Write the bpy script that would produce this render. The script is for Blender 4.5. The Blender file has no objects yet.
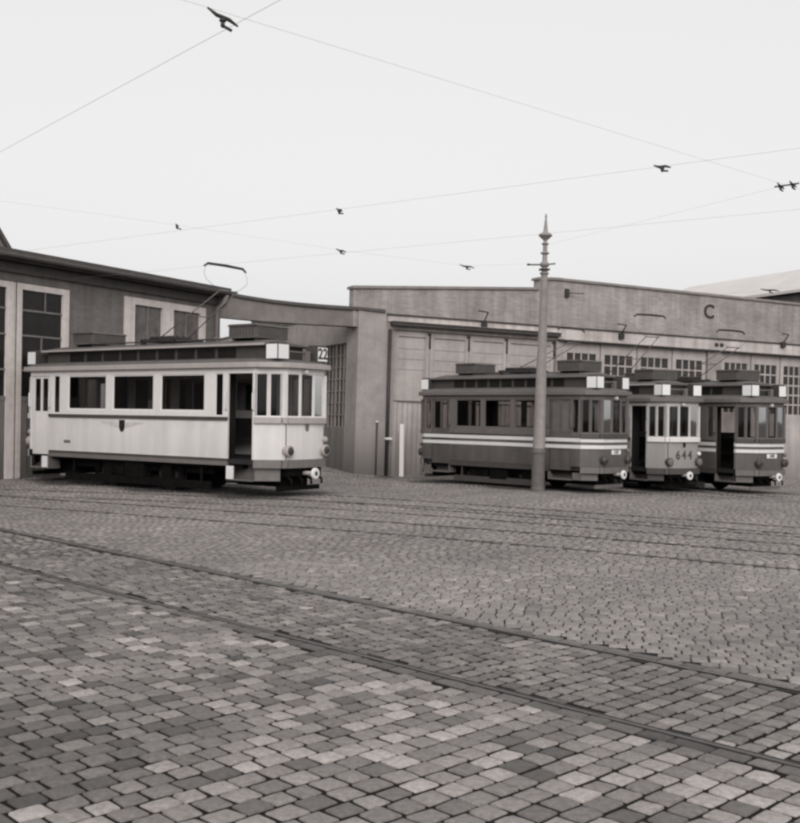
import bpy, bmesh, math, random
import numpy as np
from mathutils import Vector, Matrix, Euler

R = math.radians
rnd = random.Random(7)
SC = bpy.context.scene
COL = SC.collection

# ------------------------------------------------------------------ helpers
class MB:
    """collects shapes and links them as ONE mesh object"""
    def __init__(self):
        self.v = []; self.f = []; self.m = []; self.s = []
    def add(self, vs, fs, m=0, smooth=False):
        o = len(self.v)
        self.v += [tuple(p) for p in vs]
        for f in fs:
            self.f.append(tuple(i + o for i in f)); self.m.append(m); self.s.append(smooth)
        return self
    def box(self, x0, x1, y0, y1, z0, z1, m=0):
        vs = [(x, y, z) for z in (z0, z1) for y in (y0, y1) for x in (x0, x1)]
        fs = [(0, 2, 3, 1), (4, 5, 7, 6), (0, 1, 5, 4), (2, 6, 7, 3), (0, 4, 6, 2), (1, 3, 7, 5)]
        return self.add(vs, fs, m)
    def hexa(self, bot, top, m=0):
        return self.add(list(bot) + list(top), [(3, 2, 1, 0), (4, 5, 6, 7), (0, 1, 5, 4), (1, 2, 6, 5), (2, 3, 7, 6), (3, 0, 4, 7)], m)
    def wall(self, p, q, t, z0, z1, m=0, side=1):
        """upright slab from plan point p to q; thickness t goes to the left of p->q (side=-1: right)"""
        p = Vector(p[:2]); q = Vector(q[:2]); d = (q - p).normalized(); n = Vector((-d.y, d.x)) * t * side
        b = [p, q, q + n, p + n]
        if side < 0: b = [p + n, q + n, q, p]
        return self.hexa([(a.x, a.y, z0) for a in b], [(a.x, a.y, z1) for a in b], m)
    def prism(self, poly, z0, z1, m=0):
        n = len(poly)
        vs = [(x, y, z0) for x, y in poly] + [(x, y, z1) for x, y in poly]
        fs = [tuple(reversed(range(n))), tuple(range(n, 2 * n))]
        fs += [(i, (i + 1) % n, n + (i + 1) % n, n + i) for i in range(n)]
        return self.add(vs, fs, m)
    def prism_y(self, poly, y0, y1, m=0):
        """poly in (x,z) extruded along y"""
        n = len(poly)
        vs = [(x, y0, z) for x, z in poly] + [(x, y1, z) for x, z in poly]
        fs = [tuple(range(n)), tuple(reversed(range(n, 2 * n)))]
        fs += [((i + 1) % n, i, n + i, n + (i + 1) % n) for i in range(n)]
        return self.add(vs, fs, m)
    def tube(self, pts, r, n=8, m=0, cap=True, smooth=True):
        pts = [Vector(p) for p in pts]; k = len(pts)
        rs = r if isinstance(r, (list, tuple)) else [r] * k
        vs = []
        for i, p in enumerate(pts):
            t = (pts[min(i + 1, k - 1)] - pts[max(i - 1, 0)]).normalized()
            a = Vector((0, 0, 1)) if abs(t.z) < .9 else Vector((1, 0, 0))
            u = t.cross(a).normalized(); w = t.cross(u).normalized()
            for j in range(n):
                an = 2 * math.pi * j / n
                vs.append(p + (u * math.cos(an) + w * math.sin(an)) * rs[i])
        fs = [(i * n + j, i * n + (j + 1) % n, (i + 1) * n + (j + 1) % n, (i + 1) * n + j) for i in range(k - 1) for j in range(n)]
        self.add(vs, fs, m, smooth)
        if cap:
            o = len(self.v) - len(vs)
            self.f.append(tuple(o + j for j in reversed(range(n)))); self.m.append(m); self.s.append(False)
            self.f.append(tuple(o + (k - 1) * n + j for j in range(n))); self.m.append(m); self.s.append(False)
        return self
    def lathe(self, prof, n=16, m=0, origin=(0, 0, 0), axis='z'):
        """prof: (radius, height) pairs"""
        vs = []
        for r_, h in prof:
            for j in range(n):
                a = 2 * math.pi * j / n
                c, s = r_ * math.cos(a), r_ * math.sin(a)
                p = {'z': (c, s, h), 'x': (h, c, s), 'y': (s, h, c)}[axis]
                vs.append((p[0] + origin[0], p[1] + origin[1], p[2] + origin[2]))
        k = len(prof)
        fs = [(i * n + j, i * n + (j + 1) % n, (i + 1) * n + (j + 1) % n, (i + 1) * n + j) for i in range(k - 1) for j in range(n)]
        fs.append(tuple(reversed(range(n)))); fs.append(tuple((k - 1) * n + j for j in range(n)))
        return self.add(vs, fs, m, False)
    def text(self, s, size, origin, ux, uz, m=0, depth=.006, spc=1.0):
        """flat lettering: local x along ux, local y along uz, centred on origin"""
        cu = bpy.data.curves.new('lettering', 'FONT'); cu.body = s; cu.size = size
        cu.space_character = spc; cu.align_x = 'CENTER'; cu.align_y = 'CENTER'; cu.extrude = depth; cu.offset = size * .018
        ob = bpy.data.objects.new('lettering', cu); COL.objects.link(ob)
        dg = bpy.context.evaluated_depsgraph_get(); me = bpy.data.meshes.new_from_object(ob.evaluated_get(dg))
        ux = Vector(ux).normalized(); uz = Vector(uz).normalized(); un = ux.cross(uz)
        o = Vector(origin)
        self.add([o + ux * v.co.x + uz * v.co.y + un * v.co.z for v in me.vertices], [tuple(p.vertices) for p in me.polygons], m)
        bpy.data.objects.remove(ob); bpy.data.curves.remove(cu); bpy.data.meshes.remove(me)
        return self
    def build(self, name, mats, parent=None, bevel=0, kind=None):
        if not isinstance(mats, (list, tuple)): mats = [mats]
        me = bpy.data.meshes.new(name)
        me.from_pydata(self.v, [], self.f)
        for mt in mats: me.materials.append(mt)
        me.polygons.foreach_set('material_index', self.m)
        me.polygons.foreach_set('use_smooth', self.s)
        bm = bmesh.new(); bm.from_mesh(me)
        bmesh.ops.recalc_face_normals(bm, faces=bm.faces)
        if bevel:
            ed = [e for e in bm.edges if len(e.link_faces) == 2 and e.calc_face_angle(0) > .6]
            bmesh.ops.bevel(bm, geom=ed, offset=bevel, segments=2, affect='EDGES', profile=.5, clamp_overlap=True)
        bm.to_mesh(me); bm.free()
        o = bpy.data.objects.new(name, me); COL.objects.link(o)
        if parent: o.parent = parent
        if kind: o['kind'] = kind
        return o

def tag(o, label, cat, group=None):
    o['label'] = label; o['category'] = cat
    if group: o['group'] = group
    return o

def thing(name, label, cat, mat=None, group=None):
    o = bpy.data.objects.new(name, None); COL.objects.link(o); o.empty_display_size = .3
    if mat is not None: o.matrix_world = mat
    return tag(o, label, cat, group)

def frame_matrix(origin, heading, roll=0, scale=1):
    """local +x points along heading (radians from world X), y = left of it; roll lifts/drops +x end"""
    return Matrix.Translation(origin) @ Euler((0, roll, 0)).to_matrix().to_4x4() @ Matrix.Rotation(heading, 4, 'Z') @ Matrix.Scale(scale, 4) if not roll else \
        Matrix.Translation(origin) @ Matrix.Rotation(heading, 4, 'Z') @ Matrix.Rotation(roll, 4, 'Y') @ Matrix.Scale(scale, 4)

# ------------------------------------------------------------------ materials
WARM = (1.0, .90, .858)
def tint(v, w=1.0):
    return tuple(v * (1 + (c - 1) * w) for c in WARM) + (1,)

def mat(name, v, rough=.75, var=.18, scale=3.0, bump=0.0, bscale=40, metal=0, w=1.0, spec=.5, streak=0, dirt=0):
    m = bpy.data.materials.new(name); m.use_nodes = True
    nt = m.node_tree; N = nt.nodes; L = nt.links
    b = N['Principled BSDF']; b.inputs['Roughness'].default_value = rough; b.inputs['Metallic'].default_value = metal
    b.inputs['Specular IOR Level'].default_value = spec
    tc = N.new('ShaderNodeTexCoord')
    n1 = N.new('ShaderNodeTexNoise'); n1.inputs['Scale'].default_value = scale; n1.inputs['Detail'].default_value = 8; n1.inputs['Roughness'].default_value = .65
    L.new(tc.outputs['Object'], n1.inputs['Vector'])
    cr = N.new('ShaderNodeValToRGB'); L.new(n1.outputs['Fac'], cr.inputs['Fac'])
    cr.color_ramp.elements[0].position = .3; cr.color_ramp.elements[1].position = .7
    cr.color_ramp.elements[0].color = tint(v * (1 - var), w); cr.color_ramp.elements[1].color = tint(v * (1 + var * .6), w)
    out = cr.outputs['Color']
    if streak:   # rain streaks, thin vertical wear
        mp = N.new('ShaderNodeMapping'); mp.inputs['Scale'].default_value = (4, 4, .3); L.new(tc.outputs['Object'], mp.inputs['Vector'])
        n3 = N.new('ShaderNodeTexNoise'); n3.inputs['Scale'].default_value = 1.0; n3.inputs['Detail'].default_value = 6; L.new(mp.outputs[0], n3.inputs['Vector'])
        mr = N.new('ShaderNodeMapRange'); mr.inputs[1].default_value = .38; mr.inputs[2].default_value = .62; mr.inputs[3].default_value = 1 - streak; mr.inputs[4].default_value = 1
        L.new(n3.outputs['Fac'], mr.inputs[0])
        mx = N.new('ShaderNodeMixRGB'); mx.blend_type = 'MULTIPLY'; mx.inputs[0].default_value = 1
        L.new(out, mx.inputs[1]); L.new(mr.outputs[0], mx.inputs[2]); out = mx.outputs[0]
    if dirt:     # grime splashed near the foot of a wall, ragged upper edge
        sx = N.new('ShaderNodeSeparateXYZ'); L.new(tc.outputs['Object'], sx.inputs[0])
        ad = N.new('ShaderNodeMath'); ad.operation = 'MULTIPLY_ADD'; ad.inputs[1].default_value = -1.6
        L.new(n1.outputs['Fac'], ad.inputs[0]); L.new(sx.outputs['Z'], ad.inputs[2])
        mr = N.new('ShaderNodeMapRange'); mr.inputs[1].default_value = -.9; mr.inputs[2].default_value = .5; mr.inputs[3].default_value = 1 - dirt; mr.inputs[4].default_value = 1
        L.new(ad.outputs[0], mr.inputs[0])
        mx = N.new('ShaderNodeMixRGB'); mx.blend_type = 'MULTIPLY'; mx.inputs[0].default_value = 1
        L.new(out, mx.inputs[1]); L.new(mr.outputs[0], mx.inputs[2]); out = mx.outputs[0]
    L.new(out, b.inputs['Base Color'])
    if bump:
        n2 = N.new('ShaderNodeTexNoise'); n2.inputs['Scale'].default_value = bscale; n2.inputs['Detail'].default_value = 5
        L.new(tc.outputs['Object'], n2.inputs['Vector'])
        bp = N.new('ShaderNodeBump'); bp.inputs['Strength'].default_value = bump; bp.inputs['Distance'].default_value = .02
        L.new(n2.outputs['Fac'], bp.inputs['Height']); L.new(bp.outputs[0], b.inputs['Normal'])
    return m

def brick_mat(name, v, mortar, scale=1.0, contrast=.2, dirt=0, var=.22, bw=.25, bh=.077, face='xz'):
    m = mat(name, v, .9, var, .6, streak=.2)
    nt = m.node_tree; N = nt.nodes; L = nt.links; b = N['Principled BSDF']
    old = b.inputs['Base Color'].links[0].from_socket
    tc = [n for n in N if n.type == 'TEX_COORD'][0]
    sx = N.new('ShaderNodeSeparateXYZ'); L.new(tc.outputs['Object'], sx.inputs[0])
    cx = N.new('ShaderNodeCombineXYZ')
    L.new(sx.outputs['X' if face == 'xz' else 'Y'], cx.inputs[0]); L.new(sx.outputs['Z'], cx.inputs[1])
    br = N.new('ShaderNodeTexBrick'); br.inputs['Scale'].default_value = 1
    br.inputs['Brick Width'].default_value = bw; br.inputs['Row Height'].default_value = bh; br.inputs['Mortar Size'].default_value = .008
    br.inputs['Color1'].default_value = (1 - contrast,) * 3 + (1,); br.inputs['Color2'].default_value = (1 + contrast * .5,) * 3 + (1,)
    br.inputs['Mortar'].default_value = (mortar,) * 3 + (1,)
    L.new(cx.outputs[0], br.inputs['Vector'])
    mx = N.new('ShaderNodeMixRGB'); mx.blend_type = 'MULTIPLY'; mx.inputs[0].default_value = 1
    L.new(old, mx.inputs[1]); L.new(br.outputs['Color'], mx.inputs[2]); L.new(mx.outputs[0], b.inputs['Base Color'])
    bp = N.new('ShaderNodeBump'); bp.inputs['Strength'].default_value = .5; bp.inputs['Distance'].default_value = .01
    L.new(br.outputs['Fac'], bp.inputs['Height']); bp.invert = True; L.new(bp.outputs[0], b.inputs['Normal'])
    return m

def glass(name, clear=.7, tone=.75):
    m = bpy.data.materials.new(name); m.use_nodes = True
    nt = m.node_tree; N = nt.nodes; L = nt.links; N.clear()
    o = N.new('ShaderNodeOutputMaterial'); mix = N.new('ShaderNodeMixShader'); tr = N.new('ShaderNodeBsdfTransparent'); gl = N.new('ShaderNodeBsdfGlossy')
    tr.inputs[0].default_value = (clear, clear * .97, clear * .96, 1); gl.inputs['Roughness'].default_value = .03; gl.inputs[0].default_value = (tone,) * 3 + (1,)
    fr = N.new('ShaderNodeFresnel'); fr.inputs[0].default_value = 1.5
    tc = N.new('ShaderNodeTexCoord'); nz = N.new('ShaderNodeTexNoise'); nz.inputs['Scale'].default_value = 1.7; nz.inputs['Detail'].default_value = 1
    L.new(tc.outputs['Object'], nz.inputs['Vector'])
    bp = N.new('ShaderNodeBump'); bp.inputs['Strength'].default_value = .04; bp.inputs['Distance'].default_value = .05; L.new(nz.outputs['Fac'], bp.inputs['Height']); L.new(bp.outputs[0], gl.inputs['Normal'])
    L.new(fr.outputs[0], mix.inputs[0]); L.new(tr.outputs[0], mix.inputs[1]); L.new(gl.outputs[0], mix.inputs[2]); L.new(mix.outputs[0], o.inputs[0])
    return m

M = {}
M['wall_grey'] = brick_mat('grey_rendered_brick', .20, .9, contrast=.12)
M['hall_wall'] = brick_mat('pale_brick', .39, 1.10, contrast=.16, var=.34)
M['pier'] = mat('pier_render', .36, .9, .25, 1.6, .3, 25, streak=.07, dirt=.55)
M['beam'] = mat('weathered_concrete', .22, .9, .25, 1.5, .3, 25, streak=.12)
M['coping'] = mat('coping_stone', .27, .9, .25, 3)
M['fascia'] = mat('dark_eave_board', .09, .8, .3, 4)
M['roofing'] = mat('roof_felt', .09, .9, .3, 2)
M['frame_light'] = mat('pale_painted_timber', .74, .7, .15, 5, streak=.15)
M['gate_timber'] = mat('gate_timber', .22, .8, .2, 4, streak=.2, dirt=.4)
M['door_paint'] = mat('pale_door_paint', .46, .75, .24, 1.3, streak=.16, dirt=.4)
M['door_rail'] = mat('door_joint', .16, .8, .2, 5)
M['band'] = mat('whitewashed_band', .62, .8, .22, 1.5, streak=.25)
M['lintel'] = mat('rusty_lintel_and_shadow_line', .06, .8, .3, 5)
M['depot_glass'] = mat('sooty_glass', .02, .25, .4, 2.5, spec=.25)
M['hall_glass'] = mat('hall_pane_glass', .045, .25, .5, 2.5, spec=.35)
M['old_glass'] = mat('dusty_glass', .15, .35, .5, 3)
M['iron'] = mat('black_iron', .035, .6, .4, 8)
M['pole'] = mat('pole_paint', .32, .6, .2, 6, streak=.2)
M['pole_dark'] = mat('pole_base_paint', .13, .7, .25, 6)
M['brick_dark'] = brick_mat('dark_brick', .10, 1.3, contrast=.3)
M['far_roof'] = mat('pale_sheet_roof', .62, .7, .1, .5, w=.6)
M['flourish'] = mat('faded_gilding', .60, .5, .2, 9, w=.45)
M['white'] = mat('white_paint', .78, .5, .05, 6, w=.2)
M['cream'] = mat('cream_coachwork', .78, .42, .13, 1.3, w=.45, streak=.10, dirt=.3)
M['cream_frame'] = mat('cream_window_timber', .76, .4, .06, 4, w=.45)
M['cream_dull'] = mat('dull_cream_coachwork', .36, .45, .12, 1.6, w=.7, streak=.12, dirt=.35)
M['cream_worn'] = mat('worn_cream_timber', .58, .45, .1, 4, w=.6)
M['grey_coach'] = mat('dark_coachwork', .135, .45, .3, 1.5, streak=.2, dirt=.35)
M['grey_frame'] = mat('grey_window_timber', .15, .5, .15, 4)
M['trim_dark'] = mat('dark_trim', .07, .5, .2, 5)
M['trim_mid'] = mat('mid_trim', .17, .5, .15, 5)
M['stripe'] = mat('white_stripe', .74, .5, .06, 4, w=.3)
M['tram_roof'] = mat('tram_roof_canvas', .115, .85, .25, 3)
M['gutter'] = mat('gutter_paint', .42, .6, .12, 4)
M['gutter_dark'] = mat('gutter_paint_dark', .16, .6, .12, 4)
M['under'] = mat('undergear', .008, .9, .5, 6, bump=.4, bscale=12, spec=.08)
M['wheel'] = mat('wheel_steel', .05, .5, .3, 8, metal=.4)
M['interior'] = mat('interior_wood', .02, .6, .3, 3)
M['seat'] = mat('slatted_seat', .035, .6, .3, 5)
M['black'] = mat('dark_opening', .012, .9, .2, 3)
M['sign_white'] = mat('opal_sign_glass', .86, .35, .03, 6, w=.1)
M['tram_glass'] = glass('tram_window_glass', .62)
M['lens'] = mat('lamp_lens', .05, .08, .2, 8)
M['lamp_glass'] = mat('clear_lamp', .5, .1, .1, 8, w=.3)
M['rail'] = mat('rail_steel', .10, .42, .3, 14, metal=.5)
M['groove'] = mat('rail_groove_dirt', .012, .95, .3, 9, spec=.05)
M['wire'] = mat('wire_copper', .30, .6, .1, 8)
M['joint'] = mat('sand_joint', .018, .95, .4, 9, .6, 60, spec=.1)

# ------------------------------------------------------------------ ground
def joint_material():
    nt = M['joint'].node_tree; N = nt.nodes; L = nt.links; b = N['Principled BSDF']
    old = b.inputs['Base Color'].links[0].from_socket
    tc = [n for n in N if n.type == 'TEX_COORD'][0]
    dp = N.new('ShaderNodeVectorMath'); dp.operation = 'DOT_PRODUCT'; dp.inputs[1].default_value = (.714, .70, 0); L.new(tc.outputs['Object'], dp.inputs[0])
    mr = N.new('ShaderNodeMapRange'); mr.inputs[1].default_value = 6.95; mr.inputs[2].default_value = 8.5; mr.inputs[3].default_value = 1; mr.inputs[4].default_value = 3.6; L.new(dp.outputs['Value'], mr.inputs[0])
    mx = N.new('ShaderNodeMixRGB'); mx.blend_type = 'MULTIPLY'; mx.inputs[0].default_value = 1; L.new(old, mx.inputs[1]); L.new(mr.outputs[0], mx.inputs[2]); L.new(mx.outputs[0], b.inputs['Base Color'])
joint_material()
def sst(t):
    t = np.clip(t, 0, 1); return t * t * (3 - 2 * t)
def g(X, Y):
    X = np.asarray(X, float); Y = np.asarray(Y, float)
    s1 = sst((Y - 22) / 7); s2 = sst((X + 4) / 4)
    return -s1 * s2 * (.15 + .024 * np.clip(X - 4, 0, 12)) - .10 * s2 * sst((Y - 30) / 5)
def gz(x, y): return float(g(x, y))

def axis(lo, hi, step, far): return np.concatenate([[-far, -200, -90], np.arange(lo, hi + .01, step), [90, 200, far]])
xs = axis(-40, 40, 1.0, 900); ys = axis(-20, 60, 1.0, 900)
XX, YY = np.meshgrid(xs, ys); ZZ = g(XX, YY) - .010
nx, ny = len(xs), len(ys)
mb = MB()
mb.v = [(float(a), float(b), float(c)) for a, b, c in zip(XX.ravel(), YY.ravel(), ZZ.ravel())]
mb.f = [(j * nx + i, j * nx + i + 1, (j + 1) * nx + i + 1, (j + 1) * nx + i) for j in range(ny - 1) for i in range(nx - 1)]
mb.m = [0] * len(mb.f); mb.s = [True] * len(mb.f)
mb.build('ground', M['joint'], kind='structure')

# --- tracks (centre lines of rails); gauge about 1.45 m
RD = np.array((.70, -.714)); RD = RD / np.linalg.norm(RD); RN = np.array((-RD[1], RD[0]))   # along / across the near track
B1, B2 = 5.40, 6.88
def line(p, d, t0, t1, n=24):
    d = np.array(d) / np.linalg.norm(d); return [tuple(np.array(p) + d * t) for t in np.linspace(t0, t1, n)]
def spline(pts, n=40):
    P = [np.array(p, float) for p in pts]; P = [2 * P[0] - P[1]] + P + [2 * P[-1] - P[-2]]; out = []
    k = len(P) - 3
    for i in range(k):
        for t in np.linspace(0, 1, n // k + 1)[:-1]:
            a, b, c, d = P[i:i + 4]
            out.append(tuple(.5 * ((2 * b) + (c - a) * t + (2 * a - 5 * b + 4 * c - d) * t ** 2 + (3 * b - a - 3 * c + d) * t ** 3)))
    out.append(tuple(P[-2])); return out
def offset(pl, d):
    out = []
    for i, p in enumerate(pl):
        a = np.array(pl[max(i - 1, 0)]); b = np.array(pl[min(i + 1, len(pl) - 1)]); t = (b - a) / np.linalg.norm(b - a)
        out.append(tuple(np.array(p) + np.array((-t[1], t[0])) * d))
    return out
H1 = R(-35.1); D1 = (math.cos(H1), math.sin(H1)); C1 = (-5.58, 25.58)
H2 = math.atan2(-.712, .702); D2 = (.702, -.712)
D3 = (.47, -.8827); H3 = math.atan2(D3[1], D3[0]); D4 = (.54, -.8417); H4 = math.atan2(D4[1], D4[0])
S2 = .95
HB = 1.82
XF = HB + 1.12 + .45 + .045
S3, S4 = .935, .965
def from_front(fx, fy, d, sc=S2): return (fx - XF * sc * d[0], fy - XF * sc * d[1])
C2 = from_front(5.63, 27.8, D2); C3 = from_front(7.82, 29.4, D3, S3); C4 = from_front(10.46, 30.05, D4, S4)
near_mid = (RN * (B1 + B2) / 2)
def small(m): return m @ Matrix.Diagonal((1, .93, 1, 1))
tracks = [
    line(near_mid, RD, -34, 16, 40),
    line(C1, D1, -7.5, 34, 40),
    spline([(-16, 24.6), (-8.29, 22.95), (-4, 21.9), (.3, 20.15), (6.1, 16.05), (12, 11.3), (18, 6.0)]),
    spline([(-15, 24.3), (-7.1, 20.6), (.35, 16.65), (5.2, 13.5), (10, 10.1), (16, 5.5)]),
    line(C2, D2, -7.5, 13, 40),
    line(C3, D3, -7.0, 10, 40),
    line(C4, D4, -9.0, 9, 40),
]
rail_lines = []
for tr in tracks:
    for sgn in (-1, 1):
        rail_lines.append(offset(tr, sgn * (B2 - B1) / 2))
def rail_strip(mb, pl):
    sec = [(-.026, -.03), (-.026, .0), (-.023, .003), (.008, .003), (.011, .0), (.011, -.014), (.036, -.014), (.036, -.002), (.044, -.002), (.044, -.03)]
    n = len(sec); k = len(pl); vs = []
    for i, p in enumerate(pl):
        a = np.array(pl[max(i - 1, 0)]); b = np.array(pl[min(i + 1, k - 1)]); t = (b - a) / np.linalg.norm(b - a); nn = np.array((-t[1], t[0]))
        z = gz(*p)
        for o, h in sec: vs.append((p[0] + nn[0] * o, p[1] + nn[1] * o, z + h))
    mb.add(vs, [(i * n + j, (i + 1) * n + j, (i + 1) * n + j + 1, i * n + j + 1) for i in range(k - 1) for j in range(n - 1)], 0)
    q0 = len(mb.m) - (k - 1) * (n - 1)
    for q in range(q0, len(mb.m)):
        if (q - q0) % (n - 1) in (4, 5, 6): mb.m[q] = 1
def dense(pl, step=.5):
    out = []
    for a, b in zip(pl[:-1], pl[1:]):
        a = np.array(a); b = np.array(b); m_ = max(1, int(np.linalg.norm(b - a) / step))
        out += [tuple(a + (b - a) * i / m_) for i in range(m_)]
    return out + [pl[-1]]
rail_lines = [dense(r_) for r_ in rail_lines]
for i in range(0, len(rail_lines), 2):
    mb = MB(); rail_strip(mb, rail_lines[i]); rail_strip(mb, list(reversed(rail_lines[i + 1])))
    mb.build('tram_track', [M['rail'], M['groove']], kind='structure')

# --- setts
def rail_dist(P):
    d = np.full(len(P), 9.0)
    for rl in rail_lines[2:]:
        A = np.array(rl); a = A[:-1]; b = A[1:]
        lo = A.min(0) - .5; hi = A.max(0) + .5
        idx = np.where((P > lo).all(1) & (P < hi).all(1))[0]
        for c in range(0, len(idx), 4000):
            ii = idx[c:c + 4000]; p = P[ii][:, None, :]
            ab = (b - a)[None]; t = np.clip(((p - a[None]) * ab).sum(2) / (ab ** 2).sum(2), 0, 1)
            q = a[None] + ab * t[..., None]
            d[ii] = np.minimum(d[ii], np.sqrt(((p - q) ** 2).sum(2)).min(1))
    return d
rs = np.random.RandomState(3)
def course_setts(ang, pitch, lmin, lmax, joint, keep, jit, lo=-99, hi=99, wob_a=.012, pv=.04):
    """rows of setts: rows run along v, courses stacked along u. returns corner quads (n,4,2)"""
    u = np.array((math.cos(ang), math.sin(ang))); v = np.array((-u[1], u[0]))
    quads = []
    U0, U1, V0, V1 = -60, 60, -60, 60
    a = U0
    while a < U1:
        w = pitch * rs.uniform(1 - pv, 1 + pv)
        n = int((V1 - V0) / ((lmin + lmax) / 2))
        L = rs.uniform(lmin, lmax, n + 20); e = V0 + np.concatenate([[0], np.cumsum(L)]) + rs.uniform(0, .2)
        b0 = e[:-1] + joint / 2; b1 = e[1:] - joint / 2
        c = (u * (a + w / 2))[None] + v[None] * ((b0 + b1) / 2)[:, None]
        k = keep(c)
        b0 = np.maximum(b0[k], lo); b1 = np.minimum(b1[k], hi); k2 = b1 - b0 > .05; b0 = b0[k2]; b1 = b1[k2]
        wob0 = wob_a * (np.sin(b0 * 1.3 + a * .35) + .5 * np.sin(b0 * 3.1 + a * 1.1)); wob1 = wob_a * (np.sin(b0 * 1.3 + (a + w) * .35) + .5 * np.sin(b0 * 3.1 + (a + w) * 1.1))
        a0 = a + joint / 2 + wob0; a1 = a + w - joint / 2 + wob1
        q = np.stack([u[None] * a0[:, None] + v[None] * b0[:, None], u[None] * a1[:, None] + v[None] * b0[:, None],
                      u[None] * a1[:, None] + v[None] * b1[:, None], u[None] * a0[:, None] + v[None] * b1[:, None]], 1)
        quads.append(q); a += w
    q = np.concatenate(quads); return q + rs.uniform(-jit, jit, q.shape)
def visible(c):
    X, Y = c[:, 0], c[:, 1]
    k = (Y > 3.0) & (Y < 47) & (np.abs(X) < .42 * Y + 3.6)
    # not under the halls
    k &= ~((X + 10.17) * .888 - (Y - 27.2) * .46 < .02) | (Y < 24) | ((X + 10.17) * .46 + (Y - 27.2) * .888 > 9.05)
    hx = (X + .49) * .9088 + (Y - 35.4) * .4172; hy = -(X + .49) * .4172 + (Y - 35.4) * .9088
    k &= ~((hx > -1.05) & (hy > .1))
    return k
def across(c): return c @ RN
ra = math.atan2(RD[1], RD[0])
Q = []; Z = []
q = course_setts(ra, .154, .146, .186, .023, lambda c: visible(c) & (across(c) < B1 - .05), .007, hi=B1 - .165); Q.append(q); Z += [0] * len(q)
q = course_setts(ra, .142, .122, .164, .027, lambda c: visible(c) & (across(c) > B1 - .05) & (across(c) < B2 + .1), .009, lo=B1 + .05, hi=B2 - .04); Q.append(q); Z += [1] * len(q)
q = course_setts(R(79), .122, .110, .150, .013, lambda c: visible(c) & (across(c) > B2 + .19), .006, wob_a=.022, pv=.08); Q.append(q); Z += [2] * len(q)
# stretcher rows hugging the near rails
def row(b, wid, l0, l1):
    e = -34 + np.concatenate([[0], np.cumsum(rs.uniform(l0, l1, 300))]); c = RD[None] * ((e[1:] + e[:-1]) / 2)[:, None] + RN[None] * b
    k = visible(c); a0 = e[:-1][k] + .008; a1 = e[1:][k] - .008; f = lambda a, bb: RD[None] * a[:, None] + RN[None] * bb
    q = np.stack([f(a0, b - wid / 2), f(a1, b - wid / 2), f(a1, b + wid / 2), f(a0, b + wid / 2)], 1); return q + rs.uniform(-.006, .006, q.shape)
for bb in (B1 - .098, B2 + .112):
    q = row(bb, .108, .15, .28); Q.append(q); Z += [3] * len(q)
Q = np.concatenate(Q); Z = np.array(Z)
cen = Q.mean(1); rd = rail_dist(cen)
k = ~((rd < .075) & (Z == 2)); Q = Q[k]; Z = Z[k]; cen = cen[k]
n = len(Q)
gzc = g(cen[:, 0], cen[:, 1])
base = np.choose(Z, [.225, .178, .225, .12])
spread = np.choose(Z, [.33, .24, .15, .22])
patch = np.sin(cen[:, 0] * .9 + 1.3) * np.sin(cen[:, 1] * .7 + cen[:, 0] * .35) * .10 + np.sin(cen[:, 0] * 2.3 - cen[:, 1] * 1.7) * .06
shade = base * np.exp(rs.normal(0, 1, n) * spread) * (1 + patch)
light = (rs.uniform(0, 1, n) < .10 + .15 * sst((cen[:, 0] + 1.5) / 2)) & (Z == 0); shade[light] *= 1.42
for (cx_, cy_), d_, hl in ((C1, D1, 4.6), (C2, D2, 3.8), (C3, D3, 3.6), (C4, D4, 3.6)):      # shadow under and beside the cars, painted into the sett colour
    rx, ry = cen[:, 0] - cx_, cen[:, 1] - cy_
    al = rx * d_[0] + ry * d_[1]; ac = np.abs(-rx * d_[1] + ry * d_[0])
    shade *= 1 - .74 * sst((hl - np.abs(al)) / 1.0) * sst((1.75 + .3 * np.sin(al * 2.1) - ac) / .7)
corner_dark = sst((-.9 - cen[:, 0] + .35 * (cen[:, 1] - 4.6) + .25 * np.sin(cen[:, 0] * 3 + cen[:, 1] * 2)) / 1.6) * sst((7.5 - cen[:, 1]) / 2.5)
shade *= np.where(Z == 0, (1 - .5 * corner_dark) * (1 - .26 * sst((-.6 - cen[:, 0]) / 2.2)), 1)          # stones get darker towards the near left corner
shade = np.clip(shade, .045, .40)
zoff = rs.uniform(-.001, .003, n); tl = rs.normal(0, .0022, (n, 2))
near = cen[:, 1] < 13
verts = []; faces = []; cols = []
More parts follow.
